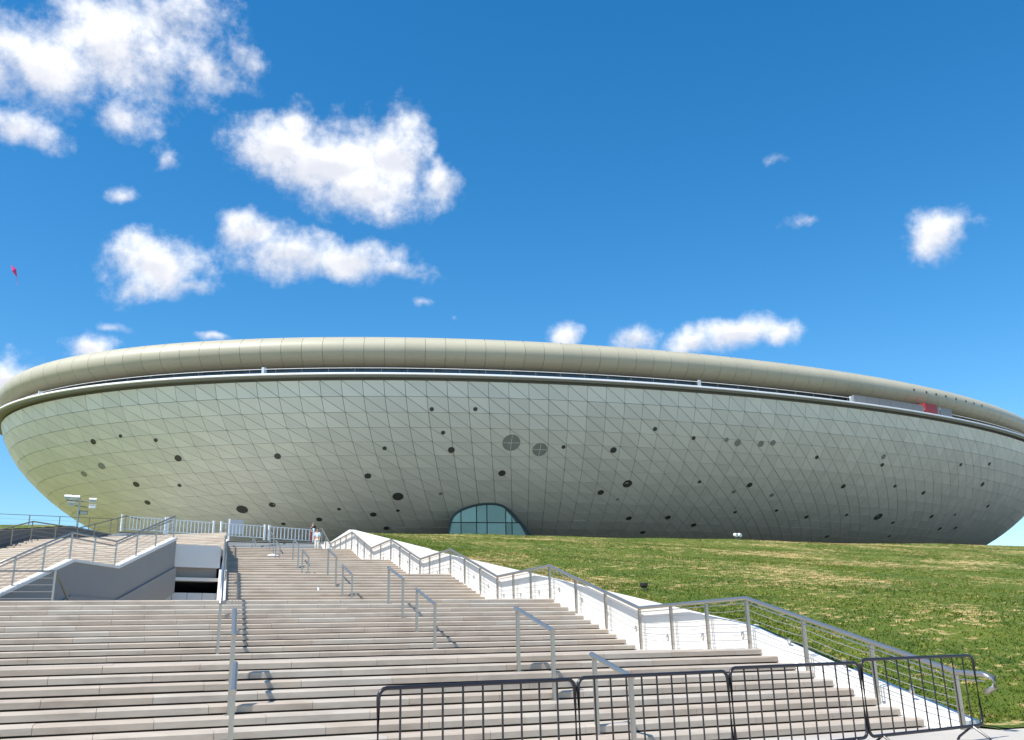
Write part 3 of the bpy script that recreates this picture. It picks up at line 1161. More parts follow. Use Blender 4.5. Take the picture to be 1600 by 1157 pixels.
# low dome of the roof
dome = np.stack([place((AX - 6.0) * k * spow(np.cos(TR), PW), (BX - 6.0) * k * spow(np.sin(TR), PW), LIPC + 1.60 + 4.0 * (1 - k * k)) for k in np.linspace(1, 0.0, 14)], 1)
grid_mesh('roof', dome, 'lip', parent=arena)

# round vents and grilles in the underside
VENTS = [(3.5869, 0.248, 0.35), (3.6602, 0.234, 0.21), (3.7301, 0.273, 0.23), (3.7528, 0.384, 0.42), (3.5625, 0.39, -0.47), (3.4891, 0.422, -0.4), (3.6096, 0.526, 0.4), (3.7109, 0.554, 0.25), (3.5869, 0.658, 0.37), (3.7965, 0.754, 0.69), (4.1894, 0.146, 0.24), (4.2505, 0.142, 0.24), (4.2016, 0.269, 0.24), (4.1108, 0.359, 0.24), (4.2103, 0.367, 0.39), (3.9362, 0.397, 0.38), (3.8681, 0.725, 0.4), (3.9362, 0.861, 0.37), (3.9903, 0.773, 0.22), (4.0479, 0.823, 0.4), (4.0968, 0.79, 0.22), (3.8523, 0.894, 0.26), (4.0567, 0.957, 0.37), (4.0706, 0.53, 0.39), (4.1073, 0.677, 0.65), (4.2837, 0.508, 0.43), (4.1806, 0.656, -0.22), (4.4845, 0.56, 0.6), (4.4443, 0.629, 0.41), (4.5089, 0.84, 0.39), (4.3762, 0.336, 0.25), (4.5089, 0.211, 0.26), (4.5701, 0.25, 0.26), (4.4513, 0.344, 0.4), (4.6032, 0.526, 0.23), (4.6923, 0.531, 0.39), (4.5805, 0.823, 0.39), (4.6399, 0.89, 0.36), (4.5509, 0.984, 0.36), (4.6993, 0.752, 0.24), (4.7761, 0.721, 0.25), (4.6714, 0.587, -0.28), (4.7429, 0.597, -0.32), (4.4758, 0.679, -0.19), (4.6225, 0.248, -0.3), (4.6417, 0.261, -0.46), (4.6801, 0.257, -0.42), (4.6993, 0.246, -0.39), (4.2994, 0.319, -1.06), (4.3413, 0.355, -0.89), (4.7849, 0.313, 0.28), (4.9176, 0.267, -0.37), (4.9246, 0.321, 0.29), (5.1236, 0.25, 0.27), (5.2162, 0.209, 0.27), (4.8722, 0.495, 0.37), (4.9892, 0.459, 0.26), (5.0782, 0.485, 0.35), (5.2424, 0.357, 0.37), (4.853, 0.765, 0.34), (4.9403, 0.723, 0.26), (5.0258, 0.719, 0.7), (5.0887, 0.763, 0.31), (5.183, 0.671, 0.37), (5.2581, 0.629, 0.23), (5.3524, 0.512, 0.34), (5.2773, 0.777, 0.38), (5.3367, 0.748, 0.34), (5.1429, 0.907, 0.28), (4.9647, 0.957, 0.35)]
for th, ph, r in VENTS:
    c = Vector(shell(th, ph))
    n = Vector(shell_n(th, ph))
    u = n.cross(Vector((0, 0, 1))).normalized()
    w = n.cross(u)
    R_ = abs(r) * 0.95
    K = 20
    b = MB()

    def circ(rad, d):
        return [c + n * d + rad * (math.cos(2 * math.pi * k / K) * u + math.sin(2 * math.pi * k / K) * w) for k in range(K)]
    v = circ(R_, -0.05) + circ(R_, 0.035) + circ(R_ * 0.88, 0.035) + circ(R_ * 0.88, 0.008)
    f = []
    for lv in range(3):
        f += [(lv * K + k, lv * K + (k + 1) % K, (lv + 1) * K + (k + 1) % K, (lv + 1) * K + k) for k in range(K)]
    f.append(tuple(3 * K + k for k in range(K)))
    b.add(v, f)
    if r < -0.8:                             # cross bars over the two large grilles
        for d_ in (u, w):
            b.tube([c + n * 0.04 - d_ * R_ * 0.95, c + n * 0.04 + d_ * R_ * 0.95], 0.03, 4, mi=1)
    b.build('grille' if r < 0 else 'vent', ['grille' if r < 0 else 'vent', 'panel'], arena)

# arched glass entrance bay
ENT = [(4.1789, 1.35), (4.1911, 1.011), (4.1964, 0.844), (4.2103, 0.788), (4.2348, 0.746), (4.2557, 0.731), (4.2784, 0.735), (4.2924, 0.773), (4.3064, 0.855), (4.3203, 0.953), (4.3291, 1.041), (4.3465, 1.291)]
ent = np.array(ENT)
dd = np.concatenate([[0], np.cumsum(np.hypot(np.diff(ent[:, 0]) * 60, np.diff(ent[:, 1]) * 14))])
es = np.linspace(0, dd[-1], 60)
sm = np.stack([np.interp(es, dd, ent[:, 0]), np.interp(es, dd, ent[:, 1])], -1)
for _ in range(4):
    sm[1:-1] = (sm[:-2] + 2 * sm[1:-1] + sm[2:]) / 4
PTOP = float(sm[:, 1].min()) - 0.012


def bay(t, p, out=0.0):
    """Point on the upright glass front of the entrance bay below shell point (t, p)."""
    s = shell(t, p)
    f_ = shell(t, PTOP)
    f_ = f_ + (f_ - np.array([CX, CY, f_[2]])) / np.linalg.norm(f_ - np.array([CX, CY, f_[2]])) * (0.06 + out)
    k = f_[1] / s[1]
    return np.array([f_[0], f_[1], EYE + (s[2] - EYE) * k])


# reveal between the glass front and the curved underside
Pv = np.stack([np.array([bay(t, p) for t, p in sm]), np.array([np.append((shell(t, p) - shell_n(t, p) * 0.3)[:2], bay(t, p)[2] + 0.25) for t, p in sm])], 1)
entrance = grid_mesh('entrance', Pv, 'mullion', parent=arena)
b = MB()
b.tube([bay(t, p, 0.02) for t, p in sm], 0.13, 8)
b.build('entrance_frame', 'mullion', entrance, smooth=True)
# flat dark strip standing in for a deep shaded reveal right of the glass
sg = sm.copy()
sg[:, 0] -= 0.013 * np.clip((sm[:, 0] - 4.262) / 0.06, 0, 1) ** 0.8
Pv = np.stack([np.array([bay(t, p, 0.03) for t, p in sm]), np.array([bay(t, p, -0.01) for t, p in sg])], 1)
grid_mesh('entrance_shade_strip', Pv, 'vent', parent=entrance)


def clip_poly(poly, axis, val, keep_less):
    out = []
    for i in range(len(poly)):
        a, b_ = poly[i], poly[(i + 1) % len(poly)]
        ia = (a[axis] <= val) if keep_less else (a[axis] >= val)
        ib = (b_[axis] <= val) if keep_less else (b_[axis] >= val)
        if ia:
            out.append(a)
        if ia != ib:
            t = (val - a[axis]) / (b_[axis] - a[axis])
            out.append((a[0] + t * (b_[0] - a[0]), a[1] + t * (b_[1] - a[1])))
    return out


cuts = [4.10, 4.2120, 4.2382, 4.2557, 4.2872, 4.2976, 4.40]
pane_mb = []
for (t0, t1) in zip(cuts[:-1], cuts[1:]):
    for (p0, p1) in ((0.5, 0.902), (0.902, 1.34)):
        poly = [tuple(p) for p in sm]
        poly = clip_poly(poly, 0, t0 + 0.0008, False)
        poly = clip_poly(poly, 0, t1 - 0.0008, True) if poly else poly
        poly = clip_poly(poly, 1, p0 + 0.003, False) if poly else poly
        poly = clip_poly(poly, 1, p1 - 0.003, True) if poly else poly
        if len(poly) < 3:
            continue
        b = MB()
        mid = np.mean(poly, axis=0)
        tilt = random.uniform(-0.05, 0.05)
        v = [bay(t, p, tilt * (t - mid[0]) * 25) for t, p in poly]
        v.append(bay(*mid))
        k = len(poly)
        b.add(v, [(i, (i + 1) % k, k) for i in range(k)])
        b.build('entrance_pane', 'glass_teal', entrance)
for t in cuts[1:-1]:
    ps = sm[:, 1][np.argsort(np.abs(sm[:, 0] - t))[:1]]
    b = MB()
    b.tube([bay(t, p, 0.03) for p in np.linspace(float(ps[0]), 1.33, 8)], 0.028, 4)
    b.build('entrance_mullion', 'mullion', entrance)
b = MB()
b.tube([bay(t, 0.902, 0.03) for t in np.linspace(4.1945, 4.313, 10)], 0.05, 4)
b.build('entrance_mullion', 'mullion', entrance)

# boards, boxes and small lamps on the gallery and the rim
GB = [(4.833, 4.9895, 1.05, 'grey_panel', 'gallery_board'), (4.9942, 5.0235, 1.5, 'red', 'gallery_board'), (5.0242, 5.0315, 1.15, 'grey_panel', 'gallery_board'),
      (5.0332, 5.0665, 1.25, 'grey_panel', 'gallery_board')]
for t0, t1, hh, mm, nm in GB:
    k = max(1, int(round((t1 - t0) / 0.028)))
    for i in range(k):
        ts = np.linspace(t0 + (t1 - t0) * i / k + 0.0003, t0 + (t1 - t0) * (i + 1) / k - 0.0003, 2)
        v = list(ring(ts, -0.15, ZE + 0.27)) + list(ring(ts, -0.15, ZE + 0.27 + hh)) + list(ring(ts, -0.45 if mm != 'red' else -1.4, ZE + 0.27)) + list(ring(ts, -0.45 if mm != 'red' else -1.4, ZE + 0.27 + hh))
        o = MB().add(v, [(0, 1, 3, 2), (5, 4, 6, 7), (2, 3, 7, 6), (4, 0, 2, 6), (1, 5, 7, 3)]).build(nm, mm, arena)
        if mm == 'red':
            o['label'] = 'red board on the gallery edge'
for t in (3.4502, 3.9441, 4.5719, 4.829):
    c = ring(t, -0.3, ZE + 0.3)
    e = ring(t + 0.004, -0.3, ZE + 0.3)
    MB().add([c, e, c + [0, 0, 0.85], e + [0, 0, 0.85], *[p + (np.array([CX, CY, 0]) - c) * np.array([1, 1, 0]) * 0.005 for p in (c, e, c + [0, 0, 0.85], e + [0, 0, 0.85])]],
             [(0, 1, 3, 2), (5, 4, 6, 7), (2, 3, 7, 6), (4, 0, 2, 6), (1, 5, 7, 3)]).build('gallery_box', 'pale_panel', arena)
for t in (4.990, 5.023, 5.050, 5.078, 5.110, 5.142, 5.170, 5.2):
    c, d_ = Vector(lip_pt(t, math.radians(8), 1.0)), Vector(lip_pt(t, math.radians(8), 1.06))
    n = (d_ - c).normalized()
    MB().tube([c - n * 0.05, c + n * 0.05], 0.17, 10).build('rim_lamp', 'vent', arena)

# ------------------------------------------------------------------ steel handrail along the white wall
def rail_z(y, pts):
    return float(np.interp(y, [p[0] for p in pts], [p[1] for p in pts]))


RAILP = [(12.75, 0.90), (13.3, 0.92), (19.25, 2.46), (24.35, 2.46), (30.45, 4.11), (35.45, 4.11), (41.3, 5.71), (46.1, 5.71), (51.8, 7.25), (56.4, 7.25), (61.8, 8.79), (68.9, 8.79), (72.3, 10.25), (73.8, 10.3)]
hr = thing('handrail', (13.4, 13, 0), 'long steel handrail with cables zigzagging along the white wall', 'handrail')
XH = 13.42
b = MB()
b.tube([(XH, 12.75, 0.62), (XH, 12.55, 0.70), (XH, 12.55, 0.84)] + [(XH, y, z) for y, z in RAILP], 0.048, 10)
b.build('top_rail', 'steel', hr, smooth=True)
b = MB()
b.tube([(XH, y, z - 0.11) for y, z in RAILP], 0.012, 6)
b.build('under_bar', 'steel', hr)
post_y = []
knots = [13.35, 19.25, 24.35, 30.45, 35.45, 41.3, 46.1, 51.8, 56.4, 61.8, 68.9, 72.3]
for a, c in zip(knots[:-1], knots[1:]):
    k = max(1, int(round((c - a) / 1.85)))
    post_y += [a + (c - a) * i / k for i in range(k)]
post_y.append(knots[-1])


def base_z(y):
    return max(0.0, z_main(y) - 0.16) if y > 13.6 else 0.0


for y in post_y:
    zb_, zt_ = base_z(y), rail_z(y, RAILP) - 0.03
    b = MB()
    for d_ in (-0.035, 0.035):
        b.box(XH - 0.03, XH + 0.03, y + d_ - 0.007, y + d_ + 0.007, zb_, zt_ - 0.02)
    b.box(XH - 0.012, XH + 0.012, y - 0.055, y + 0.055, zb_ + 0.3, zb_ + 0.33)
    b.box(XH - 0.02, XH + 0.02, y - 0.045, y + 0.045, zt_ - 0.02, zt_ + 0.01)
    b.build('post', 'steel', hr)
for k in range(5):
    fr_ = 0.16 + 0.155 * k
    pts = []
    for i, y in enumerate(post_y):
        zb_, zt_ = base_z(y) + 0.1, rail_z(y, RAILP)
        pts.append((XH, y, zb_ + (zt_ - zb_) * fr_))
        if i + 1 < len(post_y):
            y2 = (y + post_y[i + 1]) / 2
            za, zc = pts[-1][2], base_z(post_y[i + 1]) + 0.1
            zc = zc + (rail_z(post_y[i + 1], RAILP) - zc) * fr_
            pts.append((XH, y2, (za + zc) / 2 - 0.025))
    b = MB()
    b.tube(pts, 0.006, 4)
    b.build('cable', 'cable', hr)

# ------------------------------------------------------------------ short stair handrails
HL = [
    ((7.20, 14.66), (7.20, 13.46), 'short steel grab rail on the lowest steps beside the black barricades'),
    ((7.20, 17.95), (7.20, 16.30), 'large steel grab rail just below the lowest landing, nearest the middle of the steps'),
    ((7.60, 26.40), (7.60, 24.70), 'steel grab rail at the foot of the second flight, in the wide middle lane'),
    ((7.58, 29.45), (7.58, 27.80), 'steel grab rail at the head of the second flight, in the wide middle lane'),
    ((7.72, 36.95), (7.72, 35.30), 'steel grab rail at the foot of the third flight above the wide landing'),
    ((7.80, 40.35), (7.80, 38.65), 'steel grab rail at the head of the third flight'),
    ((7.95, 47.60), (7.95, 45.90), 'thin steel grab rail at the foot of the fourth flight'),
    ((8.00, 50.85), (8.00, 49.15), 'thin steel grab rail at the head of the fourth flight'),
    ((8.10, 57.90), (8.10, 56.20), 'small distant grab rail at the foot of the fifth flight'),
    ((8.15, 60.95), (8.15, 59.30), 'small distant grab rail at the head of the fifth flight'),
    ((8.20, 70.20), (8.20, 68.60), 'small distant grab rail right below the white fence on the last steps'),
    ((1.57, 14.66), (1.44, 13.46), 'steel grab rail on the lowest steps near the left of the stairs, seen end-on'),
    ((1.86, 17.95), (1.70, 16.30), 'steel grab rail below the lowest landing in line with the dividing wall, seen end-on'),
]


def tread_z(y):
    for (y0, t, n, zb, r) in FLIGHTS:
        if y < y0:
            return zb
        if y < y0 + t * n:
            return zb + r * (int((y - y0) / t) + 1)
    return PLAZA


for (xr, yr), (xf, yf), lab in HL:
    t = thing('grab_rail', (xf, yf, tread_z(yf)), lab, 'grab rail', 'grab rails down the middle of the stairs')
    zr_, zf_ = z_main(yr) + 1.04, z_main(yf) + 1.04
    d_ = Vector((xf - xr, yf - yr, zf_ - zr_)).normalized()
    p, q = Vector((xr, yr, zr_)), Vector((xf, yf, zf_))
    b = MB()
    b.tube([p - d_ * 0.10, q + d_ * 0.06], 0.042, 10)
    b.build('rail', 'steel', t, smooth=False)
    for (x, y, z) in ((xr, yr, zr_), (xf, yf, zf_)):
        b = MB()
        z0 = tread_z(y)
        b.box(x - 0.03, x + 0.03, y - 0.03, y + 0.03, z0, z - 0.02)
        b.box(x - 0.075, x + 0.075, y - 0.075, y + 0.075, z0, z0 + 0.012)
        b.build('post', 'steel', t)

# ------------------------------------------------------------------ balustrade on the dividing wall
bal = thing('balustrade', (2.5, 25, 1.5), 'steel balustrade on the narrow dividing wall beside the open stairwell, seen end-on', 'balustrade')
BP = [(24.7, 0), (29.9, 0), (35.4, 0), (40.75, 0), (46.1, 0), (51.25, 0), (56.4, 0), (61.3, 0), (68.9, 0), (71.0, 0)]
BZ = [(y, z_main(y) + 1.08) for y, _ in BP]
b = MB()
b.tube([(rad_x(y), y, z) for y, z in BZ], 0.042, 10)
b.build('top_rail', 'steel', bal, smooth=True)
by = []
for a, c in zip(BP[:-1], BP[1:]):
    k = max(1, int(round((c[0] - a[0]) / 1.9)))
    by += [a[0] + (c[0] - a[0]) * i / k for i in range(k)]
for y in by:
    zt_ = float(np.interp(y, [p[0] for p in BZ], [p[1] for p in BZ]))
    z0 = tread_z(y) if y < 32.9 else z_main(y) + 0.10
    b = MB()
    for d_ in (-0.035, 0.035):
        b.box(rad_x(y) - 0.03, rad_x(y) + 0.03, y + d_ - 0.007, y + d_ + 0.007, z0, zt_ - 0.02)
    b.build('post', 'steel', bal)
for k in range(5):
    fr_ = 0.12 + 0.16 * k
    yy2 = [y for y in by if y > 28]
    pts = []
    for y in yy2:
        zt_ = float(np.interp(y, [p[0] for p in BZ], [p[1] for p in BZ]))
        z0 = z_main(y) + 0.1
        pts.append((rad_x(y), y, z0 + (zt_ - z0) * fr_))
    b = MB()
    b.tube(pts, 0.006, 4)
    b.build('cable', 'cable', bal)
rl = [(y, z - 0.28) for y, z in BZ if 29 < y < 52]
b = MB()
b.tube([(rad_x(y, 0.09), y, z) for y, z in rl], 0.024, 8)
b.build('lower_rail', 'steel', bal, smooth=True)

# ------------------------------------------------------------------ rails of the left stairs and the stairwell
def rail_run(name, lab, cat, pts, spacing, rail_r, nc, base_drop, material='steel', second=None, loc=None):
    """Posts, top rail and cables along a list of 3D rail points; base_drop is the rail's height."""
    t = thing(name, loc or pts[0], lab, cat)
    b = MB()
    b.tube(pts, rail_r, 8)
    b.build('top_rail', material, t, smooth=True)
    pp_ = []
    for a, c in zip(pts[:-1], pts[1:]):
        a, c = Vector(a), Vector(c)
        k = max(1, int(round((c - a).length / spacing)))
        pp_ += [a + (c - a) * i / k for i in range(k)]
    pp_.append(Vector(pts[-1]))
    for p in pp_:
        b = MB()
        b.box(p.x - 0.03, p.x + 0.03, p.y - 0.03, p.y + 0.03, p.z - base_drop, p.z - 0.01)
        b.build('post', material, t)
    for k in range(nc):
        b = MB()
        b.tube([p - Vector((0, 0, base_drop * (k + 1) / (nc + 1.0))) for p in pp_], 0.007, 4)
        b.build('cable', 'cable', t)
    if second:
        dz, off = second
        b = MB()
        q = [Vector(p) + Vector(off) - Vector((0, 0, dz)) for p in pts]
        b.tube(q, 0.026, 8)
        b.build('lower_rail', material, t, smooth=True)
    return t


rail_run('balustrade', 'steel balustrade standing on the grey parapet of the open stairwell', 'balustrade',
         [(*sw(s, -19.2), z + 0.1 + 0.92) for s, z in zip(chain, chain_z)], 1.75, 0.034, 5, 0.92, second=(0.16, (-0.12, 0.06, 0)))
fs = [27.75, 32.2, 35.56, 40.0, 44.5, 49.5, 54.0, 59.5, 61.5]
rail_run('balustrade', 'dark steel balustrade in front of the low dark boundary wall', 'balustrade',
         [(*sw(s, -31.9), z_left(s) + 0.98) for s in fs], 2.0, 0.036, 3, 0.98, material='olive')
rail_run('guard_rail', 'low guard rail with thin bars at the front edge of the open stairwell', 'guard rail',
         [(-6.6, 32.72, 4.0), (-1.95, 32.72, 4.0)], 2.3, 0.03, 4, 1.0)
gr = rail_run('guard_rail', 'dark sloping handrail leading down into the open stairwell', 'guard rail',
              [(-1.95, 32.80, 4.0), (-1.55, 35.2, 3.15), (-1.1, 37.8, 2.2)], 2.2, 0.04, 0, 1.0, material='olive')
rail_run('cable_fence', 'thin cable fence on the crest of the left grass bank against the sky', 'fence',
         [(-24.0, 70.0, 10.55), (-16.0, 70.0, 10.5), (-7.9, 70.0, 10.46), (-0.7, 70.0, 10.3)], 1.85, 0.02, 4, 1.4, material='olive')

# ------------------------------------------------------------------ black crowd barricades in front of the stairs
BPTS = [(2.45, 9.85), (4.88, 10.38), (7.24, 10.88), (9.78, 11.42), (12.45, 11.95)]
BLAB = ['black crowd barricade at the left end of the row, farthest from the lawn', 'second black crowd barricade from the left, overlapping the lowest grab rail',
        'black crowd barricade in front of the right ends of the lowest steps', 'black crowd barricade at the right end, in front of the handrail foot']


def make_barricade():
    t = thing('barricade', (0, 0, 0), BLAB[0], 'barricade', 'black crowd barricades before the stairs')
    W, H, Z0, R = 2.40, 1.15, 0.20, 0.09
    loop = []
    for cx, cz, a0 in ((W - R, H - R, 0), (R, H - R, 90), (R, Z0 + R, 180), (W - R, Z0 + R, 270)):
        for k in range(5):
            a = math.radians(a0 + 22.5 * k)
            loop.append((cx + R * math.cos(a), 0, cz + R * math.sin(a)))
    b = MB()
    b.tube(loop, 0.022, 8, closed=True)
    b.build('frame', 'black', t, smooth=True)
    for k in range(9):
        b = MB()
        x = W * (k + 1) / 10
        b.tube([(x, 0, Z0), (x, 0, H)], 0.011, 6)
        b.build('bar', 'black', t)
    for x in (0.25, W - 0.25):
        b = MB()
        b.tube([(x, -0.28, 0.0), (x, -0.24, 0.05), (x, 0, 0.20), (x, 0.24, 0.05), (x, 0.28, 0.0)], 0.018, 6)
        b.build('foot', 'black', t)
    return t


proto = make_barricade()
for i, (p, q) in enumerate(zip(BPTS[:-1], BPTS[1:])):
    o = proto if i == 0 else copy_tree(proto)
    o.location = (p[0], p[1], 0)
    d_ = Vector(q) - Vector(p)
    o.rotation_euler.z = math.atan2(d_.y, d_.x)
    k = (d_.length - 0.05) / 2.40
    o.scale = (k, 1, (0.99, 1.0, 1.03, 1.06)[i])
    o['label'] = BLAB[i]

# ------------------------------------------------------------------ white fences at the top of the stairs
FA, FB = np.array([-0.42, 67.6]), np.array([12.8, 72.7])


def on_line(ratio):
    u = (ratio * FA[1] - FA[0]) / ((FB[0] - FA[0]) - ratio * (FB[1] - FA[1]))
    return FA + u * (FB - FA)


def px_ratio(x, y):
    d_ = RM.T @ np.array([x - 800, y - 533, FPX])
    return d_[0] / d_[1]


FENCE = [(190, 819, 258, 826), (262, 826, 333, 833), (345, 833, 413, 839), (420, 839, 490, 842)]
FL = ['white metal fence panel leftmost of the four, beside the tall rail post', 'white metal fence panel second from the left at the top of the stairs',
      'white metal fence panel crossed by the notice board post', 'white metal fence panel rightmost of the four, beside the two people']


def make_fence():
    t = thing('fence', (0, 0, 0), FL[0], 'fence', 'white fence panels at the top of the stairs')
    W = 3.0
    for z in (0.16, 0.98):
        b = MB()
        b.box(0.02, W - 0.02, -0.02, 0.02, z - 0.022, z + 0.022)
        b.build('rail', 'white_metal', t)
    for k in range(11):
        b = MB()
        x = 0.06 + (W - 0.12) * (k + 1) / 12
        b.box(x - 0.022, x + 0.022, -0.018, 0.018, 0.18, 0.96)
        b.build('bar', 'white_metal', t)
    for x in (0.0, W):
        b = MB()
        b.box(x - 0.05, x + 0.05, -0.05, 0.05, 0.0, 1.06)
        b.prism([(x - 0.065, -0.065), (x + 0.065, -0.065), (x + 0.065, 0.065), (x - 0.065, 0.065)], 1.06, 1.10)
        b.build('post', 'white_metal', t)
    return t


proto = make_fence()
for i, (xa, ya_, xb, yb_) in enumerate(FENCE):
    p, q = on_line(px_ratio(xa, ya_)), on_line(px_ratio(xb, yb_))
    o = proto if i == 0 else copy_tree(proto)
    o.location = (p[0], p[1], PLAZA)
    d_ = q - p
    o.rotation_euler.z = math.atan2(d_[1], d_[0])
    o.scale = (np.linalg.norm(d_) / 3.0, 1, 1)
    o['label'] = FL[i]

nb_ = thing('notice_board', (6.9, 74.4, PLAZA), 'pale blank notice board on a white post behind the white fence', 'notice board')
b = MB()
b.box(6.86, 6.98, 74.36, 74.44, PLAZA, PLAZA + 1.85)
b.build('post', 'white_metal', nb_)
b = MB()
b.box(6.98, 7.95, 74.37, 74.42, PLAZA + 0.75, PLAZA + 1.80)
b.build('board', 'board', nb_)

# ------------------------------------------------------------------ floodlight mast
ms = thing('floodlight_mast', (-3.95, 86, PLAZA), 'floodlight mast with a cluster of lamps standing before the left end of the arena', 'floodlight')
b = MB()
b.cyl((-3.95, 86, PLAZA), 0.10, 4.7, 10, 0.075)
b.build('pole', 'steel', ms)
b = MB()
b.tube([(-4.95, 86, 13.75), (-2.95, 86, 13.62)], 0.04, 6)
b.tube([(-4.6, 86, 13.35), (-3.0, 86, 13.2)], 0.035, 6)
b.tube([(-3.95, 86, 13.1), (-3.95, 86, 13.95)], 0.05, 6)
b.build('crossbar', 'olive', ms)


def lamp_head(x, z, tilt, w=0.52, material='white_metal'):
    bb = MB()
    bb.box(-w / 2, w / 2, -0.16, 0.16, -0.14, 0.14, 0)
    bb.box(-w / 2 + 0.03, w / 2 - 0.03, -0.19, -0.161, -0.11, 0.11, 1)
    bb.box(-w / 2 - 0.02, w / 2 + 0.02, -0.22, 0.17, 0.141, 0.165, 0)
    m_ = Matrix.Translation((x, 85.85, z)) @ Matrix.Rotation(tilt, 4, 'X')
    bb.v = [tuple(m_ @ Vector(p)) for p in bb.v]
    return bb.build('lamp_head', [material, 'lamp_glass'], ms)


for x, z, tl in ((-4.85, 13.95, 0.5), (-4.25, 13.92, 0.5), (-4.55, 13.45, 0.3), (-2.98, 13.75, 0.4), (-2.95, 13.2, -0.2)):
    lamp_head(x, z, tl)
lamp_head(-3.55, 12.75, 0.2, 0.6, 'olive')

# ------------------------------------------------------------------ spotlights on the lawn
sp = thing('spotlight', (15.1, 27.0, lawn_z(27) - 0.05), 'small black spotlight on a short stem in the lawn near the white wall', 'spotlight')
z0 = lawn_z(27) - 0.05
b = MB()
b.cyl((15.1, 27, z0), 0.05, 0.16, 10)
b.build('stem', 'olive', sp)
b = MB()
b.cyl((15.1, 27, z0 + 0.15), 0.085, 0.06, 14, 0.125)
b.cyl((15.1, 27, z0 + 0.21), 0.125, 0.09, 14, 0.13)
b.build('lamp_head', 'black', sp, bevel=0.008)
sp = thing('spotlight', (43.3, 62.4, 8.9), 'pair of small white spotlights on the crest of the lawn', 'spotlight')
for dx_ in (-0.17, 0.17):
    b = MB()
    b.cyl((43.3 + dx_, 62.4, 8.9), 0.03, 0.26, 8)
    b.build('stem', 'olive', sp)
    b = MB()
    b.tube([(43.3 + dx_, 62.25, 9.24), (43.3 + dx_, 62.55, 9.30)], 0.13, 12)
    b.build('lamp_head', 'white_metal', sp)

# ------------------------------------------------------------------ litter and kite
zt_ = tread_z(59.0)
b = MB()
b.add([(7.8, 58.9, zt_ + 0.012), (8.46, 58.86, zt_ + 0.012), (8.5, 59.18, zt_ + 0.03), (8.1, 59.22, zt_ + 0.14), (7.78, 59.16, zt_ + 0.05),
       (7.8, 58.9, zt_ + 0.006), (8.46, 58.86, zt_ + 0.006), (8.5, 59.18, zt_ + 0.02), (8.1, 59.22, zt_ + 0.13), (7.78, 59.16, zt_ + 0.04)],
      [(0, 1, 2, 3, 4), (9, 8, 7, 6, 5), (0, 5, 6, 1), (1, 6, 7, 2), (2, 7, 8, 3), (3, 8, 9, 4), (4, 9, 5, 0)])
tag(b.build('paper_sheet', 'paper'), 'crumpled white sheet lying on the upper steps below the fence', 'litter')
zt_ = tread_z(37.9)
b = MB()
b.cyl((7.0, 37.9, zt_), 0.045, 0.13, 12, 0.06)
tag(b.build('paper_cup', 'paper'), 'tiny white paper cup standing on a step of the third flight', 'litter')

kt = thing('kite', (-19.6, 150, 56.6), 'tiny pink kite high in the sky at the far left', 'kite')
b = MB()
v = [(-20.0, 150, 57.5), (-19.25, 150.1, 57.0), (-18.95, 150, 55.6), (-19.75, 149.9, 56.5)]
v2 = [(x, y + 0.05, z) for x, y, z in v]
b.add(v + v2 + [(-19.5, 149.65, 56.7)], [(0, 1, 8), (1, 2, 8), (2, 3, 8), (3, 0, 8), (7, 6, 5, 4), (0, 4, 5, 1), (1, 5, 6, 2), (2, 6, 7, 3), (3, 7, 4, 0)])
b.build('sail', 'kite', kt)
b = MB()
b.tube([(-18.95, 150, 55.6), (-18.8, 150.1, 55.2), (-18.95, 150.05, 54.8), (-18.75, 150, 54.4)], 0.03, 5)
b.build('tail', 'kite', kt)

# ------------------------------------------------------------------ two people at the top of the stairs


def skin_mesh(name, joints, edges, material, parent, root=0, sub=2):
    me = bpy.data.meshes.new(name)
    me.from_pydata([j[0] for j in joints], edges, [])
    me.materials.append(M[material] if isinstance(material, str) else material)
    o = link(name, me, parent)
    s = o.modifiers.new('skin', 'SKIN')
    s.use_smooth_shade = True
    for i, j in enumerate(joints):
        r = j[1]
        sv = me.skin_vertices[0].data[i]
        sv.radius = r if isinstance(r, tuple) else (r, r)
        sv.use_root = (i == root)
    d_ = o.modifiers.new('subdiv', 'SUBSURF')
    d_.levels = d_.render_levels = sub
    return o


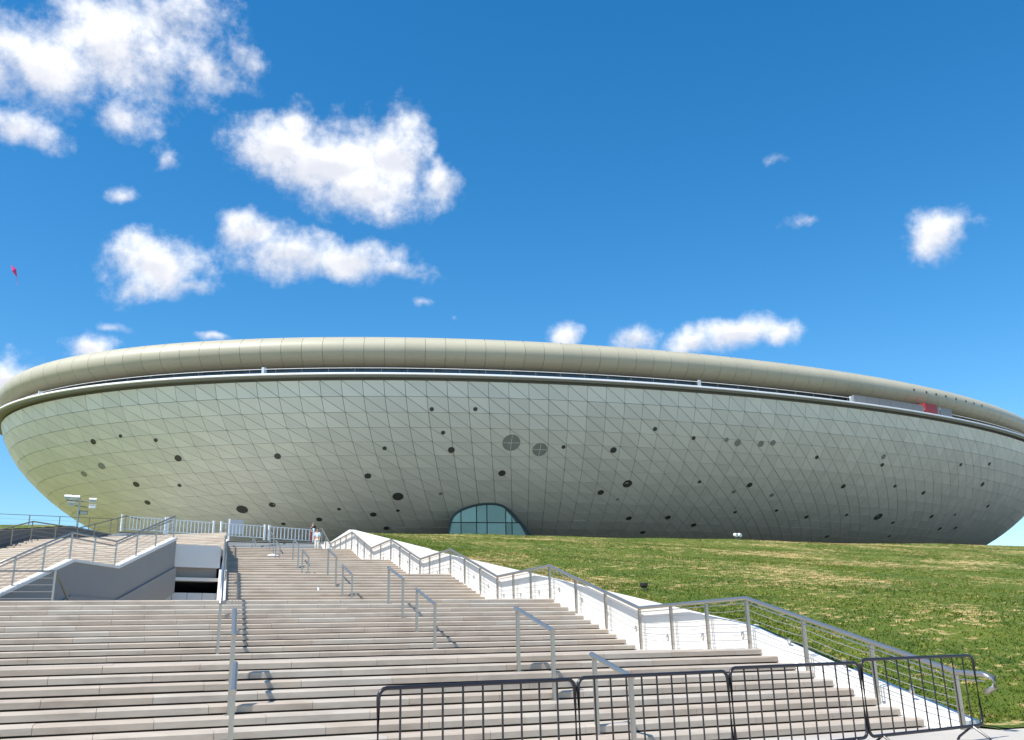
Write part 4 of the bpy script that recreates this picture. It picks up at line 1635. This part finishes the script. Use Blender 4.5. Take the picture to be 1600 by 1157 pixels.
def person(loc, rot, height, cloth, lower, lab, arm_up):
    k = height / 1.70
    base = bpy.data.objects.new('person', None)
    base.location = loc
    base.rotation_euler.z = rot
    col.objects.link(base)
    tag(base, lab, 'person')

    def S_(p):
        return (p[0] * k, p[1] * k, p[2] * k)
    J = [((0, 0, 0.95), (0.145, 0.105)), ((0, 0, 1.15), (0.125, 0.09)), ((0, 0.0, 1.36), (0.155, 0.09)), ((0, 0.01, 1.46), 0.055), ((0, 0.02, 1.52), 0.05), ((0, 0.03, 1.60), (0.078, 0.092)), ((0, 0.025, 1.67), 0.06),
         ((-0.175, 0, 1.38), 0.058), ((-0.24, 0.02, 1.12), 0.045), ((-0.22, 0.12, 0.90), 0.034), ((-0.21, 0.15, 0.82), (0.022, 0.038)),
         ((0.175, 0, 1.38), 0.058)]
    if arm_up:
        J += [((0.27, 0.10, 1.18), 0.045), ((0.16, 0.26, 1.36), 0.034), ((0.12, 0.29, 1.43), (0.022, 0.038))]
    else:
        J += [((0.24, 0.02, 1.12), 0.045), ((0.23, 0.10, 0.89), 0.034), ((0.22, 0.13, 0.81), (0.022, 0.038))]
    J += [((-0.09, 0.01, 0.86), 0.095), ((-0.10, 0.03, 0.48), 0.06), ((-0.105, -0.01, 0.09), 0.042), ((-0.11, 0.14, 0.04), (0.042, 0.03)),
          ((0.09, 0.01, 0.86), 0.095), ((0.10, 0.06, 0.48), 0.06), ((0.11, 0.02, 0.09), 0.042), ((0.115, 0.17, 0.04), (0.042, 0.03))]
    E_ = [(0, 1), (1, 2), (2, 3), (3, 4), (4, 5), (5, 6), (2, 7), (7, 8), (8, 9), (9, 10), (2, 11), (11, 12), (12, 13), (13, 14),
          (0, 15), (15, 16), (16, 17), (17, 18), (0, 19), (19, 20), (20, 21), (21, 22)]
    J = [(S_(p), tuple(c * k for c in r) if isinstance(r, tuple) else r * k) for p, r in J]
    skin_mesh('body', J, E_, 'skin', base)
    # clothes follow the body a little outside it
    idx = [0, 1, 2, 7, 8, 11, 12]
    JJ = [(J[i][0], tuple(c * 1.14 for c in J[i][1]) if isinstance(J[i][1], tuple) else J[i][1] * 1.25) for i in idx]
    skin_mesh('shirt', JJ, [(0, 1), (1, 2), (2, 3), (3, 4), (2, 5), (5, 6)], cloth, base)
    idx = [0, 15, 16, 17, 19, 20, 21]
    JJ = [(J[i][0], tuple(c * 1.08 for c in J[i][1]) if isinstance(J[i][1], tuple) else J[i][1] * 1.35) for i in idx]
    skin_mesh('trousers', JJ, [(0, 1), (1, 2), (2, 3), (0, 4), (4, 5), (5, 6)], lower, base)
    skin_mesh('hair', [(S_((0, -0.01, 1.58)), 0.082 * k), (S_((0, 0.005, 1.66)), (0.086 * k, 0.092 * k)), (S_((0, 0.03, 1.70)), 0.06 * k)], [(0, 1), (1, 2)], 'hair', base)
    for sx in (-0.032, 0.032):
        b_ = MB()
        b_.cyl((sx * k, 0.112 * k, 1.605 * k), 0.012 * k, 0.014 * k, 8)
        b_.build('eye', 'dark_cloth', base).parent = base
    b_ = MB()
    b_.add([S_((-0.014, 0.115, 1.565)), S_((0.014, 0.115, 1.565)), S_((0, 0.145, 1.570)), S_((0, 0.115, 1.61))], [(0, 1, 2), (0, 2, 3), (1, 3, 2), (0, 3, 1)])
    b_.build('nose', 'skin', base)
    for ch in base.children:                 # parts are modelled in the person's own frame
        ch.matrix_parent_inverse = Matrix.Identity(4)
    return base


person((13.05, 74.0, PLAZA), math.radians(200), 1.72, 'dark_cloth', 'red_cloth', 'person in dark clothes with dark hair standing behind the rightmost white fence', True)
yp = 70.35
person((12.75, yp, tread_z(yp)), math.radians(150), 1.62, 'pale_blue_cloth', 'cream_cloth', 'person in pale top and cream trousers on the top steps beside the fence', False)
